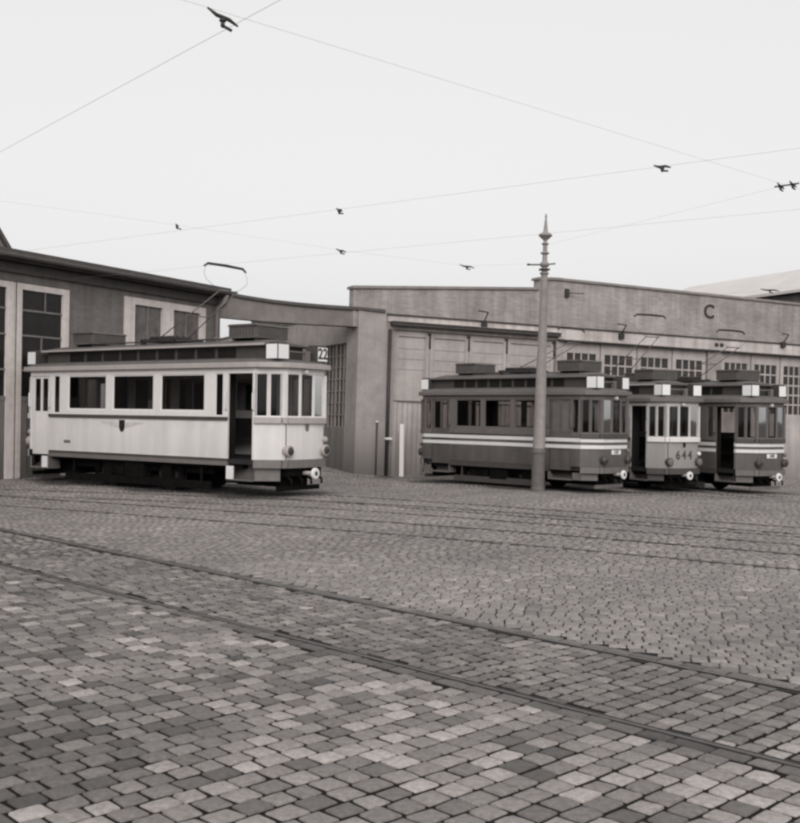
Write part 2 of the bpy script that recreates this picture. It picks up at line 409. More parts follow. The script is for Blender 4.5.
def setts_mesh(idx, N, dome, skirt):
    """NxN grid of domed top + skirt down to the joints"""
    q = Q[idx]; m_ = len(idx)
    s = np.linspace(0, 1, N) if N < 5 else np.array([0, .10, .5, .90, 1]); V = []
    for j in range(N):
        for i in range(N):
            a, b = s[i], s[j]
            p = q[:, 0] * (1 - a)[None] if False else (q[:, 0] * ((1 - a) * (1 - b)) + q[:, 1] * (a * (1 - b)) + q[:, 2] * (a * b) + q[:, 3] * ((1 - a) * b))
            corner = (i in (0, N - 1)) and (j in (0, N - 1))
            if corner: p = p + (cen[idx] - p) * .035
            h = dome * (1 - max(abs(2 * a - 1), abs(2 * b - 1)) ** 5) + zoff[idx] + tl[idx, 0] * (a - .5) + tl[idx, 1] * (b - .5)
            if 0 < i < N - 1 and 0 < j < N - 1: h = h + rs.normal(0, .0022, m_)
            V.append(np.column_stack([p, gzc[idx] + h - .004]))
    ring = [(i, 0) for i in range(N)] + [(N - 1, j) for j in range(1, N)] + [(i, N - 1) for i in range(N - 2, -1, -1)] + [(0, j) for j in range(N - 2, 0, -1)]
    for i, j in ring:
        t = V[j * N + i].copy(); t[:, :2] += (t[:, :2] - cen[idx]) * .02; t[:, 2] = gzc[idx] - .055; V.append(t)
    V = np.stack(V, 1); nv = V.shape[1]
    F = [(j * N + i, j * N + i + 1, (j + 1) * N + i + 1, (j + 1) * N + i) for j in range(N - 1) for i in range(N - 1)]
    rN = len(ring); o = N * N
    for a in range(rN):
        b = (a + 1) % rN; ia = ring[a][1] * N + ring[a][0]; ib = ring[b][1] * N + ring[b][0]
        F.append((ib, ia, o + a, o + b))
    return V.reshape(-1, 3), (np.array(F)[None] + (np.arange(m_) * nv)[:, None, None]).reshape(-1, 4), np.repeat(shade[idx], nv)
def sett_object(idx, N, dome):
    V, F, Cc = setts_mesh(idx, N, dome, .04)
    me = bpy.data.meshes.new('sett_paving')
    me.vertices.add(len(V)); me.vertices.foreach_set('co', V.ravel())
    me.loops.add(F.size); me.loops.foreach_set('vertex_index', F.ravel().astype(np.int32))
    me.polygons.add(len(F)); me.polygons.foreach_set('loop_start', np.arange(0, F.size, 4, dtype=np.int32))
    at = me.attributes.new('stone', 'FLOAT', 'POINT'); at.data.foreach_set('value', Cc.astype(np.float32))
    me.polygons.foreach_set('use_smooth', np.ones(len(F), bool))
    me.update(calc_edges=True); me.validate()
    o = bpy.data.objects.new('sett_paving', me); COL.objects.link(o); o['kind'] = 'structure'
    me.materials.append(M['sett']); return o
m = bpy.data.materials.new('granite_setts'); m.use_nodes = True; M['sett'] = m
nt = m.node_tree; N_ = nt.nodes; L_ = nt.links; b = N_['Principled BSDF']; b.inputs['Roughness'].default_value = .62; b.inputs['Specular IOR Level'].default_value = .45
at = N_.new('ShaderNodeAttribute'); at.attribute_name = 'stone'
tc = N_.new('ShaderNodeTexCoord'); nz = N_.new('ShaderNodeTexNoise'); nz.inputs['Scale'].default_value = 26; nz.inputs['Detail'].default_value = 9; nz.inputs['Roughness'].default_value = .7
L_.new(tc.outputs['Object'], nz.inputs['Vector'])
mr = N_.new('ShaderNodeMapRange'); mr.inputs[1].default_value = .3; mr.inputs[2].default_value = .7; mr.inputs[3].default_value = .62; mr.inputs[4].default_value = 1.3; L_.new(nz.outputs['Fac'], mr.inputs[0])
mu = N_.new('ShaderNodeMath'); mu.operation = 'MULTIPLY'; L_.new(at.outputs['Fac'], mu.inputs[0]); L_.new(mr.outputs[0], mu.inputs[1])
cc = N_.new('ShaderNodeCombineColor')
for i, c in enumerate(WARM):
    mm = N_.new('ShaderNodeMath'); mm.operation = 'MULTIPLY'; mm.inputs[1].default_value = c; L_.new(mu.outputs[0], mm.inputs[0]); L_.new(mm.outputs[0], cc.inputs[i])
L_.new(cc.outputs[0], b.inputs['Base Color'])
bp = N_.new('ShaderNodeBump'); bp.inputs['Strength'].default_value = .45; bp.inputs['Distance'].default_value = .008; L_.new(nz.outputs['Fac'], bp.inputs['Height']); L_.new(bp.outputs[0], b.inputs['Normal'])
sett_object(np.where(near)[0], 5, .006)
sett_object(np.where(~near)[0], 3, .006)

# ------------------------------------------------------------------ trams
def poly_plan(hb, ex=0.0, pl=1.22, tp=.53):
    """outline of the car body, counter-clockwise, ex = overhang"""
    xt, xf = hb + pl, hb + pl + tp
    h = [(xt - .1, -1.05), (xt + .10, -1.02), (xt + tp * .55, -.89), (xf - .06, -.735), (xf + .01, -.59), (xf + .06, -.3), (xf + .075, 0), (xf + .06, .3), (xf + .01, .59), (xf - .06, .735), (xt + tp * .55, .89), (xt + .10, 1.02), (xt - .1, 1.05)]
    p = h + [(-x, -y) for x, y in h]
    if ex:
        out = []
        for x, y in p:
            l = math.hypot(x, y); sx = 1 if x > 0 else -1; sy = 1 if y > 0 else (-1 if y < 0 else 0)
            out.append((x + sx * ex * (1.0 if abs(x) > xt else .3), y + sy * ex * (1.0 if abs(y) > .9 else .7)))
        p = out
    return p

def make_tram(label, mtx, hb=2.58, body='cream', frame='cream_frame', gut='gutter', stripes=False, drop=0.0, near_door='open',
              pant=5.13, number=None, plate=None, crest_side=False, front_crest=False, sign='', pl=1.22, tp=.53):
    t = thing('tram', label, 'tram', mtx)
    bm_, fm = M[body], M[frame]
    xt, xf = hb + pl, hb + pl + tp
    plan = lambda e=0.0: poly_plan(hb, e, pl, tp)
    Z0 = -drop
    dz = Z0
    z_sill, z_pan, z_waist, z_rail, z_win, z_head, z_gut, z_roof = [a + dz for a in (.70, .79, 1.62, 1.69, 1.80, 2.62, 2.74, 2.85)]
    T = .05
    narrow = [(hb + .08, hb + .30)]; door = (hb + .46, hb + 1.17)
    if near_door == 'closed': narrow = [(hb + .85, hb + 1.04)]; door = (hb + .06, hb + .80)
    elif pl < 1.2: narrow = [(hb + .05, hb + .25)]; door = (hb + .38, hb + 1.06)
    pitch = (2 * hb - .26) / 3
    wm = .12 if hb > 2 else .075
    wins = [(-hb + .13 + i * pitch + wm, -hb + .13 + (i + 1) * pitch - wm) for i in range(3)]
    ends = [(xt, 1.05), (xf - .06, .70), (xf, .60), (xf + .045, .2), (xf + .045, -.2), (xf, -.60), (xf - .06, -.70), (xt, -1.05)]
    # ---- body shell: one mesh
    B = MB()
    for sy in (-1, 1):
        y0, y1 = (sy * 1.05, sy * (1.05 - T)); ya, yb = min(y0, y1), max(y0, y1)
        closed = (near_door == 'closed')
        B.box(-door[0], door[0], ya, yb, z_pan, z_waist, 0)
        for sx in (-1, 1):
            a, b_ = sorted((sx * door[1], sx * xt)); B.box(a, b_, ya, yb, z_pan, z_waist if closed else z_head + .12, 0 if closed else 1)
            if closed:
                for u0, u1 in ((door[1], narrow[0][0]), (narrow[0][1], xt)):
                    a, b_ = sorted((sx * u0, sx * u1)); B.box(a, b_, ya, yb, z_waist, z_head, 1)
                a, b_ = sorted((sx * narrow[0][0], sx * narrow[0][1])); B.box(a, b_, ya, yb, z_waist, z_rail + .02, 1)
                a, b_ = sorted((sx * door[1], sx * xt)); B.box(a, b_, ya, yb, z_head, z_head + .12, 1)
                a, b_ = sorted((sx * (hb - .14), sx * door[0])); B.box(a, b_, ya, yb, z_waist, z_head, 1)
                continue
            for (n0, n1) in narrow:
                a, b_ = sorted((sx * (n1), sx * door[0])); B.box(a, b_, ya, yb, z_waist, z_head, 1)
                a, b_ = sorted((sx * (hb - .14), sx * n0)); B.box(a, b_, ya, yb, z_waist, z_head, 1)
                a, b_ = sorted((sx * n0, sx * n1)); B.box(a, b_, ya, yb, z_waist, z_rail + .02, 1)
        B.box(-door[1], door[1], ya, yb, z_head, z_head + .12, 1)
        # window posts and sills
        edges = [-hb + .139] + sum([[a, b_] for a, b_ in wins], []) + [hb - .139]
        for a, b_ in zip(edges[0::2], edges[1::2]): B.box(a, b_, ya, yb, z_waist, z_head, 1)
        for a, b_ in wins: B.box(a, b_, ya, yb, z_waist, z_win, 1)
    for sx in (-1, 1):
        for (p, q) in zip(ends[:-1], ends[1:]):
            p = (p[0] * sx, p[1] * sx); q = (q[0] * sx, q[1] * sx)
            B.wall(p, q, T, z_pan, z_waist, 0, -1)
            B.wall(p, q, T, z_waist, z_rail + .02, 1, -1)
            B.wall(p, q, T, z_head, z_head + .12, 1, -1)
        # end posts
        for (x, y, w) in [(xf - .03, .65, .045), (xf - .03, -.65, .045), (xf + .02, .22, .028), (xf + .02, -.22, .028)]:
            B.box(sx * x - w, sx * x + w, y - w, y + w, z_rail, z_head, 1)
        for sy in (-1, 1):   # mullion in the canted side
            x, y = (xt + xf - .06) / 2, sy * (1.05 + .70) / 2 - sy * .02
            B.box(sx * x - .025, sx * x + .025, y - .025, y + .025, z_rail, z_head, 1)
    for sy in (-1, 1):
        a, b_ = sorted((sy * 1.049, sy * 1.0545))
        for i in range(4):
            xx = -hb + .13 + i * pitch; B.box(xx - .018, xx + .018, a, b_, z_pan + .02, z_waist - .012, 0)
        B.box(-door[0] + .01, door[0] - .01, a, b_, z_pan + .001, z_pan + .026, 0)
    B.build('body', [bm_, fm], t, bevel=.006)
    # floor, bulkheads, seats
    I = MB()
    I.prism([(x * .985, y * .97) for x, y in plan()], z_sill - .02, z_sill + .08, 0)
    for sx in (-1, 1):
        for a, b_ in ((-.98, -.36), (.36, .98)): I.box(sx * hb - .03, sx * hb + .03, a, b_, z_sill + .08, z_gut - .02, 0)
        I.box(sx * (xf - .42) - .13, sx * (xf - .42) + .13, -.18, .22, z_sill + .08, z_sill + 1.0, 1)       # controller
        I.tube([(sx * (xf - .5), -.5, z_sill + .08), (sx * (xf - .5), -.5, z_sill + 1.0)], .025, 8, 1)
    I.build('interior', [M['interior'], M['iron']], t)
    for sy in (-1, 1):
        S = MB(); S.box(-hb + .1, hb - .1, min(sy * .98, sy * .55), max(sy * .98, sy * .55), z_sill + .45, z_sill + .52)
        S.box(-hb + .1, hb - .1, min(sy * .98, sy * .93), max(sy * .98, sy * .93), z_sill + .52, z_sill + .95)
        S.build('bench', M['seat'], t)
    # ---- waist rail and lower sill
    Wm = MB(); Sm = MB(); zr0, zr1 = z_waist - .01, z_rail - .005
    for sy in (-1, 1):
        a, b_ = sorted((sy * 1.045, sy * 1.085)); Wm.box(-door[0], door[0], a, b_, zr0, zr1)
        a, b_ = sorted((sy * 1.0, sy * 1.062)); Sm.box(-door[0], door[0], a, b_, z_sill + .03, z_pan - .003, 0)
        Sm.box(-door[0], door[0], min(a, b_) - .01, max(a, b_) + .02, z_sill - .06, z_sill + .03, 1)
    Wm.build('waist_rail', M['trim_dark' if not stripes else 'grey_frame'], t)
    Sm.build('sill_board', [M['trim_dark'], M['trim_mid' if not stripes else 'trim_dark']], t)
    for sx in (-1, 1):
        Wm = MB(); Ap = MB()
        for (p, q) in zip(ends[:-1], ends[1:]):
            f = lambda p_, e: (p_[0] * sx + sx * e * (1 if abs(p_[1]) < .9 else .3), p_[1] * sx + e * (0 if abs(p_[1]) < .3 else math.copysign(.5, p_[1] * sx)))
            Wm.wall(f(p, .0), f(q, .0), .065, zr0 - .05, zr1 + .01, 0, 1)
            Ap.wall(f(p, .012), f(q, .012), .05, z_pan - .17, z_pan - .003, 0, 1)
        Wm.build('front_waist_rail', M['gutter' if not stripes else 'trim_dark'] if body != 'cream_dull' else M['cream_frame'], t, bevel=.012)
        Ap.build('apron', M['trim_mid'] if body == 'cream' else M['grey_frame' if stripes else 'trim_dark'], t)
    # ---- white livery stripes
    if stripes:
        for (za, zb) in ((1.46, 1.56), (1.28, 1.38)):
            Sp = MB()
            for sy in (-1, 1):
                a, b_ = sorted((sy * 1.045, sy * 1.056))
                lo = door[1] if near_door == 'closed' else door[0]
                Sp.box(-lo, lo, a, b_, za + dz, zb + dz)
                for sx in (-1, 1):
                    c0, c1 = sorted((sx * (door[1] + .003), sx * xt)); Sp.box(c0, c1, a, b_, za + dz, zb + dz)
            for sx in (-1, 1):
                for (p, q) in zip(ends[:-1], ends[1:]):
                    e = .008
                    p2 = (p[0] * sx + sx * e, p[1] * sx * 1.008); q2 = (q[0] * sx + sx * e, q[1] * sx * 1.008)
                    Sp.wall(p2, q2, .012, za + dz, zb + dz, 0, 1)
            Sp.build('livery_stripe', M['stripe'], t)
    # ---- windows
    def window(name, p, q, z0, z1, inset=.018, rim=.03):
        p = Vector(p); q = Vector(q); d = (q - p).normalized(); L = (q - p).length; nrm = Vector((-d.y, d.x))
        F = MB()
        def pc(a): return p + d * a + nrm * inset
        F.wall(pc(0), pc(rim), .02, z0, z1); F.wall(pc(L - rim), pc(L), .02, z0, z1)
        F.wall(pc(rim), pc(L - rim), .02, z0, z0 + rim); F.wall(pc(rim), pc(L - rim), .02, z1 - rim, z1)
        f = F.build(name, fm, t)
        G = MB(); a = pc(rim * .5) + nrm * .007; b_ = pc(L - rim * .5) + nrm * .007
        G.add([(a.x, a.y, z0 + .01), (b_.x, b_.y, z0 + .01), (b_.x, b_.y, z1 - .01), (a.x, a.y, z1 - .01)], [(0, 1, 2, 3)])
        G.build('pane', M['tram_glass'], f)
    for sy in (-1, 1):
        for a, b_ in wins:
            if sy < 0: window('side_window', (a, -1.05), (b_, -1.05), z_win, z_head)
            else: window('side_window', (b_, 1.05), (a, 1.05), z_win, z_head)
        for sx in (-1, 1):
            a, b_ = sorted((sx * narrow[0][0], sx * narrow[0][1]))
            if sy < 0: window('narrow_window', (a, -1.05), (b_, -1.05), z_rail + .02, z_head, rim=.015)
            else: window('narrow_window', (b_, 1.05), (a, 1.05), z_rail + .02, z_head, rim=.015)
    for sx in (-1, 1):
        pts = [(xt + .04, -1.03), ((xt + xf - .06) / 2 - .02, -.875), ((xt + xf - .06) / 2 + .03, -.85), (xf - .08, -.71)]
        segs = [(pts[0], pts[1], 'platform_window'), (pts[2], pts[3], 'platform_window'), ((xf + .005, -.59), (xf + .04, -.25), 'front_window'), ((xf + .045, -.19), (xf + .045, .19), 'front_window'), ((xf + .04, .25), (xf + .005, .59), 'front_window')]
        segs += [((p[0], -p[1]), (q[0], -q[1]), nm) for q, p, nm in segs[:2]]
        for p, q, nm in segs:
            window(nm, (p[0] * sx, p[1] * sx), (q[0] * sx, q[1] * sx), z_rail + .02, z_head, inset=.012, rim=.014)
    # ---- doors
    for sx in (-1, 1):
        for sy in (-1, 1):
            shut = (near_door == 'closed') or (sx < 0 and sy < 0) or sy > 0
            a, b_ = sorted((sx * door[0], sx * door[1])); yo = sy * 1.02
            D = MB(); c0, c1 = sorted((yo, yo - sy * .03))
            if shut:
                g1, g2 = a + .02, b_ - .02; mid = (g1 + g2) / 2
                D.box(g1, g2, c0, c1, z_sill - .02, z_rail + .06); D.box(g1, g2, c0, c1, z_head - .06, z_head)
                for xx in (g1, mid - .04, g2 - .08): D.box(xx, xx + .08, c0, c1, z_rail + .06, z_head - .06)
                if near_door == 'closed' and sy < 0 and sx > 0: D.box(g1 + .08, g2 - .08, c0 + .008, c1 - .008, z_rail + .06, z_head - .06, 1)
                d = D.build('door', [bm_, M['grey_frame']], t)
                G = MB(); yy = (c0 + c1) / 2 + sy * .02
                G.add([(g1, yy - sy * .02, z_rail), (g2, yy - sy * .02, z_rail), (g2, yy - sy * .02, z_head), (g1, yy - sy * .02, z_head)], [(0, 1, 2, 3)])
                G.build('pane', M['tram_glass'], d)
            else:   # folded back: leaf stands inside, doorway open
                D.box(sx * door[1] - .03, sx * door[1] + .03, -1.0, -.42, z_sill + .08, z_head - .05)
                D.build('door', M['interior'], t)
            # grab handles beside the doorway
            for xx in (sx * (door[0] - .035), sx * (door[1] + .045)):
                H = MB()
                H.tube([(xx, sy * 1.05, z_rail + .55), (xx, sy * 1.10, z_rail + .50), (xx, sy * 1.10, z_rail + .18), (xx, sy * 1.05, z_rail + .13)], .013, 6)
                H.build('grab_handle', M['white' if body == 'cream' else 'trim_mid'], t)
    # ---- roof
    Rf = MB()
    Rf.prism(plan(.10), z_gut, z_roof, 0)
    P0 = plan(.06); rings = [(1.0, z_roof), (.93, z_roof + .055), (.80, z_roof + .09), (.60, z_roof + .115)]
    vs = []; n_ = len(P0)
    for s_, z in rings: vs += [(x * (1 - (1 - s_) * .45), y * s_, z) for x, y in P0]
    fs = [(i * n_ + j, i * n_ + (j + 1) % n_, (i + 1) * n_ + (j + 1) % n_, (i + 1) * n_ + j) for i in range(len(rings) - 1) for j in range(n_)] + [tuple((len(rings) - 1) * n_ + j for j in range(n_))]
    Rf.add(vs, fs, 1, True)
    roof = Rf.build('roof', [M[gut], M['tram_roof']], t, bevel=.01)
    # clerestory
    xc = hb + 1.12; yc = .62; zc0, zc1 = z_roof + .04, z_roof + .40
    Cl = MB(); Cl.box(-xc, xc, -yc, yc, zc0, zc1, 1)
    for sy in (-1, 1):     # ventilator lights along the clerestory
        nv = 9; wv = (2 * hb + .6) / nv
        for i in range(nv):
            xa = -hb - .3 + i * wv + .06
            a, b_ = sorted((sy * yc, sy * (yc + .012))); Cl.box(xa, xa + wv - .10, a, b_, zc0 + .10, zc1 - .05, 2)
        a, b_ = sorted((sy * yc, sy * (yc + .03))); Cl.box(-xc, xc, a, b_, zc0 + .02, zc0 + .075, 3)
    prof = [(-.74, zc1 - .012), (-.745, zc1 + .03), (-.55, zc1 + .09), (-.28, zc1 + .135), (0, zc1 + .15), (.28, zc1 + .135), (.55, zc1 + .09), (.745, zc1 + .03), (.74, zc1 - .012)]
    xs_ = [-xc - .12, -xc + .2, xc - .2, xc + .12]; vs = []
    for i, x in enumerate(xs_):
        for y, z in prof:
            kk = .35 if i in (0, 3) else 1; vs.append((x, y, zc1 + (z - zc1) * kk))
    k_ = len(prof)
    fs = [(i * k_ + j, i * k_ + (j + 1) % k_, (i + 1) * k_ + (j + 1) % k_, (i + 1) * k_ + j) for i in range(3) for j in range(k_)] + [tuple(range(k_)), tuple(3 * k_ + j for j in range(k_))]
    Cl.add(vs, fs, 0, False)
    Cl.box(-xc - .1, xc + .1, -.762, -.742, zc1 - .015, zc1 + .032, 4); Cl.box(-xc - .1, xc + .1, .742, .762, zc1 - .015, zc1 + .032, 4)
    # running boards on the roof
    for y in (-.36, .36):
        Cl.box(-hb + .6, hb - .6, y - .07, y + .07, zc1 + .165, zc1 + .19, 1)
    Cl.build('clerestory', [M['tram_roof'], M['trim_dark'], M['depot_glass'], M['tram_roof'], M['gutter' if not stripes else 'gutter_dark']], roof)
    # resistor boxes
    zr = zc1 + .12
    for (xa, xb) in ((hb - .08, hb + .78), (-hb - .30, -hb + .50)):
        Rb = MB(); Rb.box(xa, xb, -.50, .50, zr + .05, zr + .32, 0)
        Rb.prism_y([(xa - .03, zr + .315), (xb + .03, zr + .315), (xb - .05, zr + .36), (xa + .05, zr + .36)], -.54, .54, 0)
        ns = int((xb - xa - .1) / .09)
        for i in range(ns):
            xx = xa + .06 + i * .09
            for sy in (-1, 1):
                a, b_ = sorted((sy * .50, sy * .508)); Rb.box(xx, xx + .05, a, b_, zr + .1, zr + .28, 1)
        for i in range(11):
            yy = -.46 + i * .085
            for x_, s in ((xb, 1), (xa, -1)):
                a, b_ = sorted((x_, x_ + s * .008)); Rb.box(a, b_, yy, yy + .05, zr + .1, zr + .28, 1)
        for xx in (xa + .1, xb - .1):
            Rb.box(xx - .03, xx + .03, -.45, .45, zr - .03, zr + .05, 1)
        Rb.build('resistor_box', [M['tram_roof'], M['trim_dark']], t, bevel=.006)
    # line-sign lanterns on the platform roofs
    for sx in (-1, 1):
        for sy in (-1, 1):
            xa_, xb_ = sorted((sx * (xf - .42), sx * (xf - .08))); ya, yb = sorted((sy * .47, sy * .83)); za, zb = z_roof + .07, z_roof + .41
            Ls = MB(); Ls.box(xa_, xb_, ya, yb, za, zb, 0); Ls.box(xa_ + .05, xb_ - .05, ya + .05, yb - .05, za - .05, za, 0); Ls.box(xa_ + .04, xb_ - .04, ya + .04, yb - .04, zb, zb + .03, 0)
            ins = .018
            for s_, c_ in ((sx, xb_ if sx > 0 else xa_),):
                a, b_ = sorted((c_, c_ + s_ * .006)); Ls.box(a, b_, ya + ins, yb - ins, za + ins, zb - ins, 1)
            for s_, c_ in ((sy, yb if sy > 0 else ya),):
                a, b_ = sorted((c_, c_ + s_ * .006)); Ls.box(xa_ + ins, xb_ - ins, a, b_, za + ins, zb - ins, 1)
            if sign and sx > 0 and sy > 0:
                Ls.text(sign, .33, (xb_ + .008, (ya + yb) / 2, (za + zb) / 2), (0, 1, 0), (0, 0, 1), 2, .004)
            Ls.build('line_sign', [M['trim_dark'], M['sign_white'], M['black']], t)
    # handrail on the platform roof between the lanterns
    for sx in (-1, 1):
        Hr = MB()
        Hr.tube([(sx * (xf - .25), -.5, z_roof + .26), (sx * (xf - .25), .5, z_roof + .26)], .018, 6)
        Hr.box(sx * (xf - .25) - .05, sx * (xf - .25) + .05, .24, .38, z_roof + .06, z_roof + .30)
        Hr.build('roof_rail', M['gutter_dark'], t)
    # ---- pantograph with lyre bow
    P = thing('pantograph', '', ''); del P['label']; del P['category']; P.parent = t
    zb = zc1 + .17; hp = pant
    Pb = MB()
    for y in (-.42, .42):
        Pb.box(-.45, .75, y - .03, y + .03, zb, zb + .07)
        Pb.lathe([(.05, zb - .06), (.075, zb - .04), (.05, zb - .02), (.075, zb), (.04, zb + .01)], 8, 0, (-.35, y, 0)); Pb.lathe([(.05, zb - .06), (.075, zb - .04), (.05, zb - .02), (.075, zb), (.04, zb + .01)], 8, 0, (.65, y, 0))
    for x in (-.4, .15, .7): Pb.box(x - .03, x + .03, -.45, .45, zb + .01, zb + .06)
    for y in (-.2, 0, .2): Pb.tube([(-.35, y, zb + .11), (.55, y, zb + .11)], .045, 8)
    Pb.build('base_frame', M['iron'], P)
    xe, ze = (1.98, zb + (hp - zb) * .66)
    Ar = MB()
    for y in (-.42, .42):
        Ar.tube([(.15, y, zb + .06), (xe, y * .62, ze)], .013, 6); 
    Ar.tube([(xe, -.30, ze), (xe, .30, ze)], .018, 6); Ar.tube([(1.05, -.34, (zb + ze) / 2 + .03), (1.05, .34, (zb + ze) / 2 + .03)], .014, 6)
    Ar.build('arm', M['gutter_dark'], P)
    Bw = MB(); hh = hp - ze
    for sy in (-1, 1):
        Bw.tube([(xe, sy * .14, ze), (xe - .02, sy * .42, ze + hh * .12), (xe - .05, sy * .66, ze + hh * .38), (xe - .08, sy * .70, ze + hh * .62), (xe - .10, sy * .62, ze + hh * .9), (xe - .10, sy * .56, hp - .01)], .004, 6)
    Bw.build('bow', M['iron'], P)
    Sh = MB(); Sh.tube([(xe - .10, -.68, hp - .07), (xe - .10, -.56, hp + .0), (xe - .10, 0, hp + .012), (xe - .10, .56, hp), (xe - .10, .68, hp - .07)], [.018, .03, .032, .03, .018], 8)
    Sh.build('shoe', M['iron'], P)
    # ---- undergear
    U = MB()
    U.box(-hb + .2, hb - .2, -.78, -.70, .42 - drop * .5, .62); U.box(-hb + .2, hb - .2, .70, .78, .42 - drop * .5, .62)
    U.box(-hb - .8, hb + .8, -.95, .95, z_sill - .12, z_sill - .02)
    for sx in (-1, 1):
        U.box(sx * 1.0 - .16, sx * 1.0 + .16, -.92, -.78, .25, .58); U.box(sx * 1.0 - .16, sx * 1.0 + .16, .78, .92, .25, .58)
        for sy in (-1, 1):
            U.tube([(sx * 1.0 - .5, sy * .84, .30), (sx * 1.0 - .3, sy * .84, .25), (sx * 1.0 + .3, sy * .84, .25), (sx * 1.0 + .5, sy * .84, .30)], .04, 6)
            for k in range(5): U.lathe([(.075, .33 + .045 * k), (.09, .345 + .045 * k), (.075, .36 + .045 * k)], 8, 0, (sx * 1.42, sy * .84, 0))
        U.tube([(sx * 1.0, -.8, .37), (sx * 1.0, .8, .37)], .06, 8)
        U.box(sx * .55 - .35, sx * .55 + .35, -.5, .5, .16, .55)
    U.box(-.32, .32, -.98, -.72, .22, .60); U.box(-.9, -.45, -.9, -.75, .3, .58); U.box(.45, .8, .72, .95, .25, .6)
    U.build('undergear', M['under'], t)
    for sx in (-1, 1):
        for sy in (-1, 1):
            Wh = MB(); Wh.lathe([(.10, -.06), (.32, -.05), (.37, -.055), (.37, .045), (.40, .05), (.40, .075), (.30, .07), (.12, .06)], 20, 0, (sx * 1.0, 0, .372), 'y')
            w_ = Wh.build('wheel', M['wheel'], t); w_.location = (0, sy * .72, 0)
            if sy > 0: w_.scale = (1, -1, 1)
    for sy in (-1, 1):     # life-guard planks
        Lg = MB(); a, b_ = sorted((sy * .93, sy * .98)); Lg.box(-hb + .1, hb - .1, a, b_, .10, .27)
        for x in (-hb + .4, 0, hb - .4): Lg.box(x - .03, x + .03, a + .01, b_ - .01, .27, .6)
        Lg.build('lifeguard', M['under'] if body == 'cream' else M['trim_dark'], t)
    for sx in (-1, 1):
        for sy in (-1, 1):
            St = MB(); x0, x1 = sorted((sx * (door[0] - .02), sx * (door[1] + .02))); ya, yb = sorted((sy * .72, sy * 1.06))
            St.box(x0, x1, ya, yb, .33 - dz * 0, .37, 0); St.box(x0, x1, min(sy * .72, sy * .76), max(sy * .72, sy * .76), .37, z_sill, 0)
            xe_ = x0 if sx > 0 else x1; c0, c1 = sorted((xe_, xe_ - sx * .03 + sx * .06)); 
            St.box(c0, c1, ya, yb, .37, z_sill - .07, 0)
            c0, c1 = sorted((xe_ + sx * .06, xe_ + sx * .22)); 
            if body == 'cream': St.box(c0 - .05, c1, max(abs(ya), abs(yb)) * sy - .012, max(abs(ya), abs(yb)) * sy + .012, .36, z_sill - .06, 1)
            St.build('step', [M['grey_frame'], M['white'] if body == 'cream' else M['trim_dark']], t)
        # lower valance under the platform
        px = [(sx * (door[1] + .04), -1.0), (sx * xt, -.98), (sx * (xf - .12), -.66)]
        for s_ in (1, -1):
            V = MB()
            for p, q in zip(px[:-1], px[1:]):
                V.wall((p[0], p[1] * s_), (q[0], q[1] * s_), .03, .34, z_pan - .17, 0, 1)
            V.build('valance', M['trim_mid'] if body == 'cream' else M['grey_frame' if stripes else 'trim_dark'], t)
        Bf = MB(); Bf.box(min(sx * (xf - .5), sx * (xf - .02)), max(sx * (xf - .5), sx * (xf - .02)), -.55, .55, .44, z_pan - .18, 0)
        Bf.box(min(sx * (hb + .2), sx * (xf - .3)), max(sx * (hb + .2), sx * (xf - .3)), -.45, .45, .2, .5, 0)
        for y in (-.5, -.15, .15, .5): Bf.tube([(sx * (xf - .1), y, .45), (sx * (xf + .06), y, .36), (sx * (xf + .06), y, .26)], .025, 6)
        Bf.build('buffer_beam', M['under'], t)
        Fs = MB(); Fs.box(min(sx * (xf - .2), sx * (xf - .16)), max(sx * (xf - .2), sx * (xf - .16)), -.7, .7, .12, .22)
        Fs.build('tray_board', M['trim_mid'] if stripes else M['under'], t)
        Cp = MB(); zc = .50 - dz * .4 - drop * .3
        Cp.tube([(sx * (xf - .3), 0, zc), (sx * (xf + .26), 0, zc)], .045, 10, 0)
        cp = Cp.build('coupler', M['gutter'], t)
        Cd = MB(); Cd.lathe([(.05, 0), (.12, .0), (.125, .025), (.115, .05), (.06, .055)], 18, 0, (0, 0, zc), 'x'); Cd.lathe([(.052, .056), (.045, .060)], 14, 1, (0, 0, zc), 'x')
        Cd.build('buffer_disc', [M['white'], M['trim_dark']], cp).matrix_local = Matrix.Translation((sx * (xf + .27), 0, 0)) @ (Matrix.Identity(4) if sx > 0 else Matrix.Rotation(math.pi, 4, 'Z'))
        # headlamps
        for sy in (-1, 1):
            Hl = MB(); y = sy * .60; x = xf - .03; z = .98 + dz
            Hl.lathe([(.05, -.08), (.10, -.02), (.12, .06), (.125, .13), (.11, .145)], 18, 0, (0, 0, 0), 'x')
            dark = body != 'cream'
            h = Hl.build('headlight', M['trim_dark'] if dark else M['gutter'], t)
            h.matrix_local = Matrix.Translation((sx * x, y, z)) @ (Matrix.Identity(4) if sx > 0 else Matrix.Rotation(math.pi, 4, 'Z'))
            Hn = MB(); Hn.lathe([(.085 if not dark else .10, .143), (.09, .155), (.03, .165)], 16, 0, (0, 0, 0), 'x'); Hn.build('lens', M['lens'] if not dark or stripes else M['trim_mid'], h)
        # signal lamp under the eave, tail lamp by the corner
        Sg = MB(); Sg.lathe([(.035, 0), (.06, .02), (.055, .10), (.03, .12)], 10, 0, (0, 0, 0), 'x'); s = Sg.build('signal_lamp', M['lamp_glass'], t)
        s.matrix_local = Matrix.Translation((sx * (xf + .04), -.12 * sx, z_head + .04)) @ (Matrix.Identity(4) if sx > 0 else Matrix.Rotation(math.pi, 4, 'Z'))
